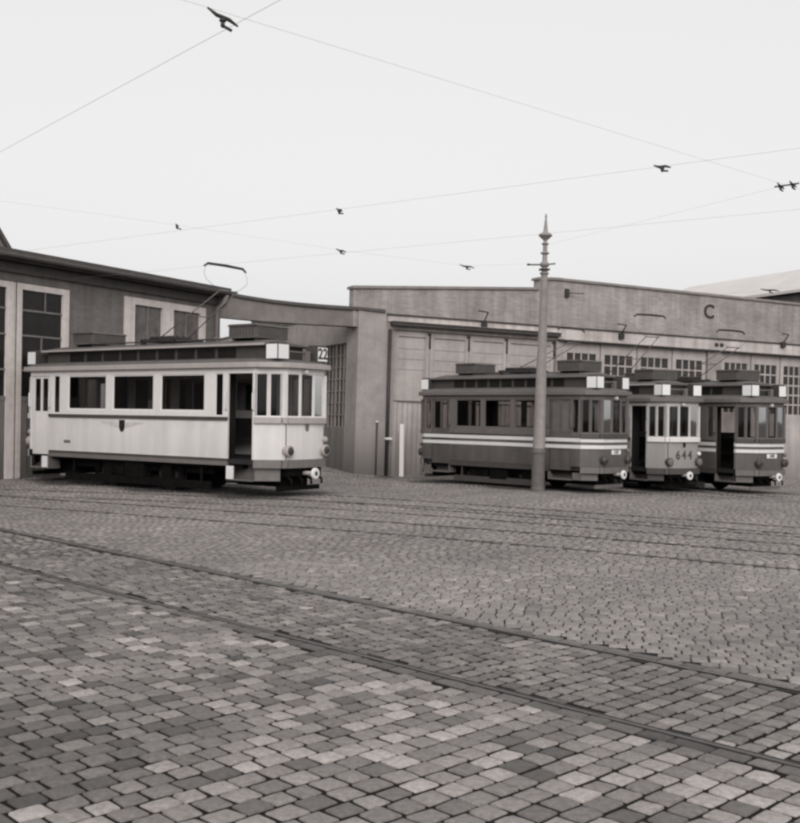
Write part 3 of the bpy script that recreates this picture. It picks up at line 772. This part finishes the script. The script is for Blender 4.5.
        Tl = MB(); Tl.lathe([(.04, 0), (.065, .03), (.06, .07), (.04, .09)], 12, 0, (0, 0, 0), 'x'); s = Tl.build('tail_lamp', M['gutter' if body == 'cream' else ('white' if body != 'grey_coach' else 'trim_mid')], t)
        s.matrix_local = Matrix.Translation((sx * (xf - .01), sx * .64, 1.22 + dz)) @ (Matrix.Identity(4) if sx > 0 else Matrix.Rotation(math.pi, 4, 'Z'))
        # seam between the front sheets, only a joint line
        Jn = MB()
        for y in (-.62,): Jn.box(sx * (xf - .005) - .008, sx * (xf - .005) + .008, y - .006, y + .006, z_pan - .17, z_waist - .06)
        Jn.build('panel_seam', M['trim_dark' if body != 'grey_coach' else 'grey_frame'], t)
    # ---- writing and emblems
    def shield(x, y, z, w, h, ux, un, name='crest'):
        """small shield: ux = direction of its width, un = outward normal"""
        ux = Vector(ux); un = Vector(un); uz = Vector((0, 0, 1)); o = Vector((x, y, z)); S = MB()
        pl = [(-.5, .5), (.5, .5), (.5, -.15), (.3, -.4), (0, -.5), (-.3, -.4), (-.5, -.15)]
        a = [o + ux * (p * w) + uz * (q * h) for p, q in pl]; b_ = [p + un * .010 for p in a]; n2 = len(pl)
        S.add(a + b_, [tuple(reversed(range(n2))), tuple(range(n2, 2 * n2))] + [(i, (i + 1) % n2, n2 + (i + 1) % n2, n2 + i) for i in range(n2)], 0)
        return S
    if crest_side:
        x = -hb + 2.35 - .12
        S = shield(x, -1.05, 1.43 + dz, .19, .28, (1, 0, 0), (0, -1, 0))
        for s_ in (-1, 1):   # painted flourish beside the shield
            pl = [(s_ * .12, .09), (s_ * .60, .10), (s_ * .78, .085), (s_ * .45, .02), (s_ * .12, -.05)]
            if s_ < 0: pl = pl[::-1]
            va = [(x + p, -1.0505, 1.43 + dz + q) for p, q in pl]; vb = [(p[0], -1.054, p[2]) for p in va]; n2 = len(pl)
            S.add(va + vb, [tuple(range(n2, 2 * n2))] + [(i, (i + 1) % n2, n2 + (i + 1) % n2, n2 + i) for i in range(n2)], 1)
        S.build('crest', [M['black'], M['flourish']], t)
        Np = MB(); Np.box(-hb + .12, -hb + .36, -1.056, -1.0505, .985, 1.055); Np.build('stand_in_number_plate', M['trim_mid'], t)  # plain dark plate added in place of an illegible side number
    if front_crest:
        S = shield(xf + .045, .0, 1.47 + dz, .11, .15, (0, 1, 0), (1, 0, 0)); S.build('crest', M['trim_mid' if body == 'cream' else 'black'], t)
    if number:
        Nn = MB(); Nn.text(number, .36, (xf + .048, 0, 1.17 + dz), (0, 1, 0), (0, 0, 1), 0, .004, 1.35); Nn.build('fleet_number', M['trim_dark'], t)
    if plate:
        Pl = MB(); Pl.box(xf + .045, xf + .056, -.24, .22, 1.13 + dz, 1.25 + dz, 0); Pl.text(plate, .135, (xf + .058, -.01, 1.19 + dz), (0, 1, 0), (0, 0, 1), 1, .003)
        Pl.build('number_plate', [M['sign_white'], M['trim_dark']], t)
    return t

make_tram('white tram with its near front door open, standing alone before the dark gate', frame_matrix((C1[0], C1[1], 0), H1), 2.58,
          'cream', 'cream_frame', 'gutter', False, 0, 'open', 5.13, None, None, True, True, '22')
make_tram('dark tram with two white stripes, half hidden behind the pole, its door shut', small(frame_matrix((C2[0], C2[1], -.17), H2, 0, S2)), HB,
          'grey_coach', 'grey_frame', 'gutter_dark', True, .08, 'closed', 4.57, None, '1587', pl=1.12, tp=.45)
make_tram('pale tram numbered 644 between the two dark striped trams', small(frame_matrix((C3[0], C3[1], -.25), H3, 0, S3)), HB,
          'cream_dull', 'cream_worn', 'gutter_dark', False, .08, 'open', 5.33, '644', None, False, True, pl=1.12, tp=.45)
make_tram('dark tram with two white stripes and open doorway, nearest the right edge', small(frame_matrix((C4[0], C4[1], -.31), H4, 0, S4)), HB,
          'grey_coach', 'grey_frame', 'gutter_dark', True, .08, 'open', 4.85, None, '1880', pl=1.12, tp=.45)

# ------------------------------------------------------------------ depot building on the left
HL = math.atan2(.888, .46)
t = thing('depot_building', 'low grey depot building with dark eaves and tall glazed gate behind the white tram', 'building', frame_matrix((-10.17, 27.2, 0), HL))
# local x along the facade away from the camera; outside is -y ( right-hand side )
W = MB(); D_ = .35
def seg(a, b_, z0, z1): W.box(a, b_, 0, D_, z0, z1)
seg(-12, -1.95, -.5, 5.55); seg(-1.95, 2.32, 5.08, 5.55); seg(2.32, 4.51, -.5, 5.55); seg(4.51, 8.31, -.5, 2.55); seg(4.51, 8.31, 5.13, 5.55); seg(8.31, 9.0, -.5, 5.55)
W.box(-12, 9.0, 12, 12.3, -.5, 5.5); W.box(8.7, 9.0, D_, 12, -.5, 5.5); W.box(-12, -11.7, D_, 12, -.5, 5.5)
W.build('wall', M['wall_grey'], t)
E = MB(); E.hexa([(-12.3, -.38, 5.56), (9.15, -.38, 5.56), (9.15, 12.4, 6.3), (-12.3, 12.4, 6.3)], [(-12.3, -.38, 5.70), (9.15, -.38, 5.70), (9.15, 12.4, 6.45), (-12.3, 12.4, 6.45)], 0)
E.box(-12.3, 9.15, -.42, -.36, 5.62, 5.84, 1); E.tube([(-12.3, -.48, 5.66), (9.15, -.48, 5.66)], .065, 10, 1); E.box(-12, 9.0, -.10, -.003, 5.3, 5.548, 1)
rf = E.build('roof', [M['roofing'], M['fascia'], M['iron']], t)
Gb = MB(); Gb.prism_y([(-6.0, 5.62), (.75, 5.62), (-2.4, 9.3)], .35, .55, 0)
Gb.prism_y([(.70, 5.62), (.84, 5.62), (-2.4, 9.45), (-2.4, 9.3)], .25, 9, 1); Gb.prism_y([(-5.9, 5.62), (-6.2, 5.62), (-2.4, 9.62), (-2.4, 9.3)], .25, 9, 1)
Gb.box(-5.2, .0, .33, .349, 5.62, 5.95, 1)
Gb.build('gable', [M['coping'], M['fascia']], rf)
# gate leaves
for (a, b_, st) in ((.41, 2.32, .25), (-1.93, .39, .25)):
    L = MB()
    L.box(a, a + st, -.03, .10, 0, 5.06, 0); L.box(b_ - .24, b_, -.03, .10, 0, 5.06, 0); L.box(a + st, b_ - .24, -.028, .10, 4.90, 5.06, 0)
    L.box(a + st, b_ - .24, -.01, .09, 0, 2.0, 1); L.box(a + st, b_ - .24, -.024, .10, 2.0, 2.12, 1)
    for i in range(1, 6): 
        xx = a + st + i * (b_ - a - st - .24) / 6; L.box(xx - .008, xx + .008, -.016, -.009, .1, 1.95, 2)
    L.box(a + .03, a + .055, -.036, -.029, 0, 5.06, 2)
    d = L.build('gate_leaf', [M['frame_light'], M['gate_timber'], M['iron']], t)
    G = MB(); G.box(a + st, b_ - .24, .03, .04, 2.12, 4.9, 0)
    for z in (4.37, 3.71, 2.80): G.box(a + st, b_ - .24, -.005, .03, z - .025, z + .025, 1)
    G.box((a + b_) / 2 - .02, (a + b_) / 2 + .02, -.004, .03, 2.12, 3.685, 1); G.box((a + b_) / 2 + .1, (a + b_) / 2 + .13, -.004, .03, 4.395, 4.9, 1)
    G.build('glazing', [M['depot_glass'], M['gate_timber']], d)
F = MB(); F.box(4.51, 4.95, -.04, .12, 2.55, 5.13); F.box(8.05, 8.31, -.04, .12, 2.55, 5.13); F.box(4.95, 8.05, -.038, .12, 4.93, 5.13); F.box(6.2, 6.72, -.036, .12, 2.75, 4.93); F.box(4.95, 8.05, -.038, .12, 2.55, 2.75)
w_ = F.build('window', M['frame_light'], t)
for a, b_ in ((4.95, 6.2), (6.72, 8.05)):
    G = MB(); G.box(a, b_, .05, .06, 2.75, 4.93, 0); G.box((a + b_) / 2 - .02, (a + b_) / 2 + .02, .0, .05, 2.75, 4.93, 1); G.box(a, b_, .004, .05, 3.75, 3.79, 1)
    G.build('sash', [M['old_glass'], M['gate_timber']], w_)
Pp = MB(); Pp.tube([(8.87, -.46, 5.62), (8.87, -.30, 5.35), (8.87, -.09, 5.15), (8.87, -.09, -.2)], .075, 10)
for z in (4.2, 2.6, 1.0): Pp.box(8.78, 8.96, -.17, -.003, z - .02, z + .02)
Pp.build('downpipe', M['coping'], t)

# gateway beam across the gap
gx0 = Vector((-6.10, 35.05)); gx1 = Vector((-1.50, 34.93))
t = thing('gateway_beam', 'weathered concrete beam with sagging top spanning the gap between the depot buildings', 'beam', Matrix.Translation((-6.1, 35.05, 0)))
top = [(0, 5.82), (.35, 5.74), (.8, 5.64), (1.3, 5.56), (1.9, 5.48), (2.7, 5.40), (3.6, 5.335), (4.6, 5.28), (5.58, 5.24)]
bot = [(0, 4.90), (1.4, 4.79), (2.8, 4.71), (4.6, 4.645)]
Bm = MB(); 
def bb(x):
    for (a, za), (b_, zb) in zip(bot[:-1], bot[1:]):
        if x <= b_: return za + (zb - za) * (x - a) / (b_ - a)
    return bot[-1][1]
for (a, za), (b_, zb) in zip(top[:-1], top[1:]):
    bq = b_ if b_ < 5 else 4.6
    Bm.hexa([(a, -.02 * a, bb(a)), (b_, -.02 * b_ + (.4 if b_ > 5 else 0), bb(b_)), (b_, .45 + (.2 if b_ > 5 else 0), bb(b_)), (a, .45, bb(a))], [(a, -.02 * a, za - .1), (b_, -.02 * b_ + (.4 if b_ > 5 else 0), zb - .1), (b_, .45 + (.2 if b_ > 5 else 0), zb - .1), (a, .45, za - .1)])
Bm.build('beam', M['beam'], t)
Cp = MB()
for (a, za), (b_, zb) in zip(top[:-1], top[1:]):
    o2 = .4 if b_ > 5 else 0
    Cp.hexa([(a, -.02 * a - .10, za - .1), (b_, -.02 * b_ - .10 + o2, zb - .1), (b_, .5 + o2, zb - .1), (a, .5, za - .1)], [(a, -.02 * a - .10, za), (b_, -.02 * b_ - .10 + o2, zb), (b_, .5 + o2, zb), (a, .5, za)])
Cp.build('coping', M['fascia'], t)

# ------------------------------------------------------------------ tram hall with the letter C
HH = math.atan2(.4172, .9088)
t = thing('tram_hall', 'long pale hall with a stepped parapet, tall doors and a dark letter C', 'building', frame_matrix((-.49, 35.4, 0), HH, R(.96)))
HX = 24.0
W = MB()
W.prism_y([(-1.27, 4.62), (-1.27, 5.86), (5.80, 6.36), (5.80, 6.72), (6.5, 6.76), (HX, 6.66), (HX, 4.62)], .003, .40, 0)
for a, b_ in ((6.58, 6.86), (13.45, 14.12), (20.2, HX)): W.box(a, b_, .002, .40, -1.2, 4.617, 0)
W.box(HX - .4, HX, .40, 26, -1.2, 6.5, 0)
W.build('wall', M['hall_wall'], t)
Cp = MB()
for (a, za), (b_, zb) in (((-1.33, 5.855), (5.76, 6.357)), ((5.74, 6.72), (6.5, 6.76)), ((6.5, 6.76), (HX + .05, 6.66))):
    Cp.hexa([(a, -.07, za + .002), (b_, -.07, zb + .002), (b_, .47, zb + .002), (a, .47, za + .002)], [(a, -.07, za + .09), (b_, -.07, zb + .09), (b_, .47, zb + .09), (a, .47, za + .09)])
Cp.build('coping', M['coping'], t)
Rf = MB(); Rf.hexa([(-.7, .41, 5.2), (HX, .41, 5.9), (HX, 26, 5.9), (-.7, 26, 5.2)], [(-.7, .41, 5.35), (HX, .41, 6.1), (HX, 26, 6.1), (-.7, 26, 5.35)]); Rf.build('roof', M['roofing'], t)
Pr = MB(); Pr.box(-1.10, .12, -.06, .95, -1.2, 4.615, 0); Pr.box(.12, .27, .06, .5, -1.2, 4.615, 0); Pr.box(-1.10, -.1, -.057, .0, 4.617, 5.14, 0); 
Pr.build('pier', M['pier'], t)
# side wall inside the gate with its glazed doors
Sw = MB(); Sw.box(-1.08, -.75, .96, 5.4, 4.15, 5.25, 0); Sw.box(-1.08, -.75, 4.9, 5.4, -1.2, 4.15, 0); Sw.box(-1.04, -.75, .96, 4.9, -1.2, 1.3, 1); Sw.box(-.75, -.4, 5.1, 26, -1.2, 5.2, 0)
Sw.build('side_wall', [M['pier'], M['gate_timber']], t)
Sg = MB(); Sg.box(-.98, -.9, .96, 4.9, 1.3, 4.15, 0)
for i in range(8): z = 1.3 + i * .405; Sg.box(-1.03, -.98, .96, 4.9, z, z + .03, 1)
for i in range(12):
    y = .96 + i * .345; w2 = .075 if i % 3 == 0 else .02; Sg.box(-1.05, -.98, y, y + w2, 1.3, 4.15, 1)
Sg.build('side_window', [M['depot_glass'], M['coping']], t)
# cornice shadow line painted as a dark strip, white band and steel lintels
Bd = MB(); Bd.box(-.05, HX, -.05, -.001, 4.86, 5.07, 0); Bd.box(-.1, HX, -.10, -.0015, 5.07, 5.12, 1); Bd.box(6.6, HX, -.048, -.001, 4.66, 4.858, 0)
Bd.build('cornice', [M['band'], M['lintel']], t)  # the strip in the lintel material is the painted shadow line
Lt = MB(); Lt.box(.05, 6.62, -.22, -.001, 4.74, 4.858, 0); Lt.box(6.63, HX, -.14, -.001, 4.61, 4.658, 0); Lt.box(.05, 6.62, -.26, -.05, 4.858, 4.875, 1)
Lt.build('lintel', [M['lintel'], M['coping']], t)
# plain doors
xs_l = [.28, 1.615, 3.115, 4.62, 6.57]
for a, b_ in zip(xs_l[:-1], xs_l[1:]):
    L = MB(); L.box(a + .01, b_ - .01, .16, .24, -.8, 4.735, 0)
    L.box(a + .01, a + .16, .13, .16, -.8, 4.735, 0); L.box(b_ - .16, b_ - .01, .13, .16, -.8, 4.735, 0); L.box(a + .16, b_ - .16, .132, .16, 4.42, 4.735, 0)
    L.box(a + .16, b_ - .16, .15, .163, 4.385, 4.42, 1); L.box(a + .01, b_ - .01, .122, .16, 2.22, 2.27, 1); L.box(a + .16, b_ - .16, .134, .16, 2.27, 2.95, 0)
    for z in (3.3, 3.65, 4.0): L.box(a + .16, b_ - .16, .155, .1605, z, z + .014, 1)
    k = int((b_ - a) / .17)
    for i in range(1, k): xx = a + i * (b_ - a) / k; L.box(xx - .007, xx + .007, .154, .1603, -.8, 2.22, 1)
    d = L.build('door', [M['door_paint'], M['door_rail']], t)
    Hd = MB(); Hd.tube([(b_ - .12, .13, 1.02), (b_ - .12, .06, 1.04), (b_ - .12, .06, 1.26), (b_ - .12, .13, 1.28)], .014, 6); Hd.build('handle', M['iron'], d)
    Hg = MB(); Hg.tube([(b_ - .02, .10, 4.05), (b_ - .02, .10, 4.55)], .03, 6); Hg.box(b_ - .10, b_ + .02, .09, .131, 4.5, 4.56); Hg.build('hinge', M['iron'], d)
# glazed doors
for (x0, nn, pt) in ((6.89, 4, 1.635), (14.14, 4, 1.51)):
    for i in range(nn):
        a, b_ = x0 + i * pt, x0 + (i + 1) * pt - .02; wa, wb = a + .20, b_ - .16
        L = MB(); L.box(a, wa, .10, .17, -.9, 4.605, 0); L.box(wb, b_, .10, .17, -.9, 4.605, 0); L.box(wa, wb, .10, .17, 4.22, 4.605, 0); L.box(wa, wb, .102, .17, -.9, 2.30, 0)
        L.box(a, a + .022, .09, .101, -.9, 4.605, 1)
        d = L.build('door', [M['door_paint'], M['door_rail']], t)
        G = MB(); G.box(wa, wb, .14, .16, 2.30, 4.22, 0)
        for c in range(1, 4): xx = wa + c * (wb - wa) / 4; G.box(xx - .03, xx + .03, .115, .14, 2.30, 4.22, 1)
        for r_ in range(1, 5): zz = 2.30 + r_ * 1.92 / 5; G.box(wa, wb, .117, .14, zz - .03, zz + .03, 1)
        G.build('window', [M['hall_glass'], M['door_paint']], d)
Lc = MB(); Lc.text('C', .74, (13.42, -.012, 6.10), (1, 0, 0), (0, 0, 1), 0, .012); Lc.build('letter', M['iron'], t)
# ironwork on the wall
Br = MB()
for x, z in ((3.55, 5.05), (9.3, 4.98), (17.1, 5.10)):
    Br = MB(); Br.box(x - .10, x + .10, -.16, -.002, z - .16, z + .05); Br.tube([(x, -.1, z + .02), (x - .05, -.45, z + .32), (x - .45, -.5, z + .34)], .025, 6); Br.build('bracket', M['iron'], t)
Br = MB()
Br.box(6.85, 7.0, -.10, -.001, 6.18, 6.48); Br.tube([(6.92, -.1, 6.33), (7.5, -.25, 6.33)], .02, 6)
Br.build('anchor', M['iron'], t)
for x in (13.7, 13.95):
    Br = MB(); Br.box(x, x + .16, -.08, -.0015, 4.80, 4.93); Br.build('insulator', M['iron'], t)
Pp = MB(); Pp.tube([(.0, -.14, 4.6), (.0, -.14, -.7)], .06, 10); Pp.tube([(-.36, -.11, 1.5), (-.36, -.11, -.7)], .028, 8); Pp.lathe([(.03, 0), (.05, .02), (.03, .05)], 8, 1, (-.36, -.11, 1.5)); Pp.box(-.06, .16, -.2, -.05, .95, 1.02, 1)
Pp.build('downpipe', [M['iron'], M['white']], t)

# white marker post by the doors
Mk = MB(); Mk.hexa([(-.075, -.03, -.05), (.075, -.03, -.05), (.075, .03, -.05), (-.075, .03, -.05)], [(-.07, -.03, 1.72), (.07, -.03, 1.72), (.07, .03, 1.72), (-.07, .03, 1.72)], 0)
o = Mk.build('marker_post', M['cream_frame'], bevel=.008); o.location = (.07, 35.25, gz(.07, 35.25)); o.rotation_euler = (R(-3), 0, 0)
tag(o, 'white wooden marker board standing upright before the plain hall doors', 'post')

# dark brick house seen through the gateway, pale roof beyond the hall
t = thing('brick_house', 'dark brick building glimpsed under the gateway beam', 'building', Matrix.Translation((-7.0, 50, 0)))
W = MB(); W.box(0, 2.55, 0, 8, -.3, 6.1); W.build('wall', M['brick_dark'], t)
Rf = MB(); Rf.box(-.15, 2.7, -.15, 8.1, 6.1, 6.25); Rf.build('roof', M['roofing'], t)
ra_ = math.atan2(-.92, .4)
t = thing('warehouse', 'far warehouse with a pale sloping roof rising beyond the parapet', 'building', frame_matrix((19.0, 73.5, 0), ra_))
# local x runs toward the camera side (right), right-hand side -y faces left/front
W = MB(); W.box(0, 26, -3.4, 12, -.5, 8.7); W.build('wall', M['wall_grey'], t)
Rf = MB(); Rf.hexa([(-.3, -3.9, 8.72), (26.3, -3.9, 8.72), (26.3, 1.2, 10.75), (-.3, 1.2, 10.75)], [(-.3, -3.9, 8.88), (26.3, -3.9, 8.88), (26.3, 1.2, 10.9), (-.3, 1.2, 10.9)])
Rf.hexa([(-.3, 1.2, 10.75), (26.3, 1.2, 10.75), (26.3, 12.4, 8.72), (-.3, 12.4, 8.72)], [(-.3, 1.2, 10.9), (26.3, 1.2, 10.9), (26.3, 12.4, 8.88), (-.3, 12.4, 8.88)])
Rf.build('roof', M['far_roof'], t)

# ------------------------------------------------------------------ pole
t = thing('tram_pole', 'tall grey tapered iron pole with turned finial in front of the striped tram', 'pole', Matrix.Translation((3.58, 27.6, gz(3.58, 27.6))) @ Matrix.Rotation(R(.95), 4, 'Y'))
P = MB(); P.lathe([(0.185, -.1), (0.185, .05), (0.172, .1), (0.168, .95), (0.185, .97), (0.185, 1.03), (0.163, 1.06), (0.159, 1.1)], 20, 0); P.build('base', M['pole_dark'], t)
P = MB(); P.lathe([(0.159, 1.1), (0.142, 2.6), (0.129, 3.2), (0.107, 4.5), (0.099, 5.45)], 20, 0); P.build('shaft', M['pole'], t)
P = MB(); P.lathe([(0.099, 5.45), (0.086, 5.50), (0.082, 5.58), (0.116, 5.60), (0.116, 5.63), (0.073, 5.66), (0.073, 5.78), (0.112, 5.80), (0.129, 5.85), (0.095, 5.90), (0.065, 5.93), (0.060, 6.10), (0.112, 6.125), (0.112, 6.15), (0.056, 6.18), (0.056, 6.34), (0.095, 6.37), (0.095, 6.39), (0.052, 6.41), (0.043, 6.46), (0.103, 6.52), (0.181, 6.59), (0.163, 6.63), (0.069, 6.68), (0.052, 6.75), (0.026, 7.00), (0.017, 7.04), (0.030, 7.07), (0.026, 7.10), (0.010, 7.16)], 18)
P.build('finial', M['pole'], t)
P = MB(); P.tube([(-.42, -.05, 5.82), (0, 0, 5.84), (.28, .03, 5.88)], .02, 6); P.lathe([(.03, -.02), (.05, 0), (.03, .03)], 8, 0, (-.42, -.05, 5.82)); P.box(-.13, .13, -.13, .13, 5.70, 5.73)
P.build('bracket', M['iron'], t)

# ------------------------------------------------------------------ overhead wires
def wire(pts, label, r=.007, sag=0.0, name='overhead_wire'):
    out = []
    for a, b_ in zip(pts[:-1], pts[1:]):
        a = Vector(a); b_ = Vector(b_)
        for i in range(10):
            f = i / 10; p = a.lerp(b_, f); p.z -= sag * 4 * f * (1 - f); out.append(p)
    out.append(Vector(pts[-1]))
    m_ = MB(); m_.tube(out, r, 6); return tag(m_.build(name, M['wire']), label, 'wire')
NEARW = [(-12.5, 23.62, 5.45), (-1.7, 10.19, 5.45), (4.2, 2.85, 5.45)]
wire(NEARW, 'contact wire crossing the upper corner above the nearest track', .0019)
wire([(-8.0, 3.3, 5.15), (-1.7, 9.89, 5.50), (6.71, 18.71, 5.90), (15, 27.4, 6.3)], 'span wire running from the nearest wire clamp out to the double clamp', .0013)
wire([(-9.9, 25.6, 5.45), (-5.74, 22.54, 5.45), (5.33, 14.37, 5.45), (16, 6.5, 5.45)], 'long contact wire sloping across the sky over the yard tracks', .0016)
d1 = Vector((D1[0], D1[1], 0)); s1 = Vector((-4.02, 24.55, 5.19))
wire([tuple(s1 - d1 * 5.6), tuple(s1), tuple(s1 + d1 * 24)], 'contact wire above the raised bow of the white tram', .0016)
wire([(3.65, 27.55, 5.74), (1.61, 26.5, 5.49), (-1.43, 25.0, 5.61), (-4.85, 23, 5.80), (-13, 17.6, 6.0)], 'span wire reaching from the pole to the left above the white tram', .0013)
wire([(3.68, 27.55, 6.2), (6.71, 18.71, 5.90), (10.5, 7.7, 5.7)], 'span wire from the pole top to the double clamp', .0013)
d3 = Vector((.6, -.8, 0)); s3 = Vector((10.18, 29.58, 5.38))
wire([tuple(s3 - d3 * 9.6), tuple(s3), tuple(s3 + d3 * 22)], 'contact wire leading out of the glazed hall doors', .0016)
wire([(3.68, 27.6, 5.55), (6.1, 37.9, 6.05)], 'short stay wire from the pole to the hall wall', .0013)

def clamp(p, w, dirv, label, double=False, drop=.10):
    """insulated ear: bar along the wire, bell insulator and tail"""
    d = Vector(dirv).normalized(); p = Vector(p); n = Vector((-d.y, d.x, 0)); c = MB()
    for o in ((-.11, .11) if double else (0,)):
        q = p + n * o
        c.tube([q - d * w * .5 + Vector((0, 0, .035)), q - d * w * .2 + Vector((0, 0, -.0)), q + d * w * .2, q + d * w * .5 + Vector((0, 0, -.03))], [.009, .02, .02, .009], 8)
        c.lathe([(.018, -.01), (.032, -.022), (.034, -.036), (.018, -.046), (.022, -drop * .6), (.01, -drop * .6 - .02)], 10, 0, tuple(q))
        c.tube([q + Vector((0, 0, -drop * .6)), q + d * .09 + Vector((0, 0, -drop * .6 - .015))], .014, 6)
    if double: c.tube([p - n * .22, p + n * .22], .014, 6)
    return tag(c.build('wire_clamp', M['iron']), label, 'wire clamp', 'wire clamps in the sky')
clamp((-1.7, 9.95, 5.47), .30, (.75, .3, -.2), 'largest black wire clamp, near the top edge of the sky', False, .13)
clamp((3.75, 15.5, 5.44), .26, (.8, -.59, 0), 'black wire clamp on the long sloping contact wire right of the pole top')
clamp((6.71, 18.71, 5.90), .26, (.69, .72, 0), 'double wire clamp close to the right edge of the sky', True)
clamp((-1.14, 19.2, 5.45), .14, (.8, -.59, 0), 'small faint wire clamp on the long contact wire above the gateway')
clamp((-1.43, 25.0, 5.60), .26, (.8, .4, 0), 'wire clamp on the pole span wire directly above the gateway beam')
clamp((1.61, 26.5, 5.48), .40, (.9, .3, 0), 'flat wire clamp just left of the pole above the parapet')
clamp((-4.85, 23.0, 5.79), .06, (.8, .4, 0), 'tiny dark insulator high over the bow of the white tram')
clamp((10.18, 29.58, 5.37), .5, (.8, -.2, 0), 'black wire clamp in front of the pale far roof')

# ------------------------------------------------------------------ light, sky, camera
w = bpy.data.worlds.new('World'); SC.world = w; w.use_nodes = True
nt = w.node_tree; N = nt.nodes; L = nt.links
bg = N['Background']
sky = N.new('ShaderNodeTexSky'); sky.sky_type = 'NISHITA'; sky.sun_disc = False
SUN_EL, SUN_AZ = R(30), R(178)      # azimuth clockwise from +Y: behind the camera, a little to the left
sky.sun_elevation = SUN_EL; sky.sun_rotation = SUN_AZ; sky.dust_density = 6; sky.air_density = 2; sky.ozone_density = 1
bw = N.new('ShaderNodeRGBToBW'); L.new(sky.outputs[0], bw.inputs[0])
pw = N.new('ShaderNodeMath'); pw.operation = 'POWER'; pw.inputs[1].default_value = .22; L.new(bw.outputs[0], pw.inputs[0])   # overcast: evens the dome out
ml = N.new('ShaderNodeMath'); ml.operation = 'MULTIPLY'; ml.inputs[1].default_value = 6.45; L.new(pw.outputs[0], ml.inputs[0])
L.new(ml.outputs[0], bg.inputs[0]); bg.inputs[1].default_value = .1
sd = bpy.data.lights.new('sun', 'SUN'); sd.energy = 1.5; sd.angle = R(35); sd.color = (1, .97, .94)
so = bpy.data.objects.new('sun', sd); COL.objects.link(so)
dirv = Vector((math.sin(SUN_AZ) * math.cos(SUN_EL), math.cos(SUN_AZ) * math.cos(SUN_EL), math.sin(SUN_EL)))
so.rotation_euler = dirv.to_track_quat('Z', 'Y').to_euler(); so.location = dirv * 60

cd = bpy.data.cameras.new('camera'); cam = bpy.data.objects.new('camera', cd); COL.objects.link(cam); SC.camera = cam
cd.sensor_fit = 'HORIZONTAL'; cd.sensor_width = 36; cd.lens = 36 * 1070 / 800; cd.clip_end = 3000; cd.clip_start = .05
pitch = math.atan(2.5 / 1070); roll = math.atan(.014)
cam.matrix_world = Matrix.Translation((0, 0, 1.8)) @ Matrix.Rotation(math.pi / 2 + pitch, 4, 'X') @ Matrix.Rotation(roll, 4, 'Z')
SC.view_settings.view_transform = 'Standard'; SC.view_settings.look = 'None'; SC.view_settings.exposure = 0; SC.view_settings.gamma = 1
SC.view_settings.use_curve_mapping = False
SC.render.engine = 'CYCLES'
SC.cycles.max_bounces = 8; SC.cycles.transparent_max_bounces = 16
SC.cycles.pixel_filter_type = 'BLACKMAN_HARRIS'; SC.cycles.filter_width = 2.7
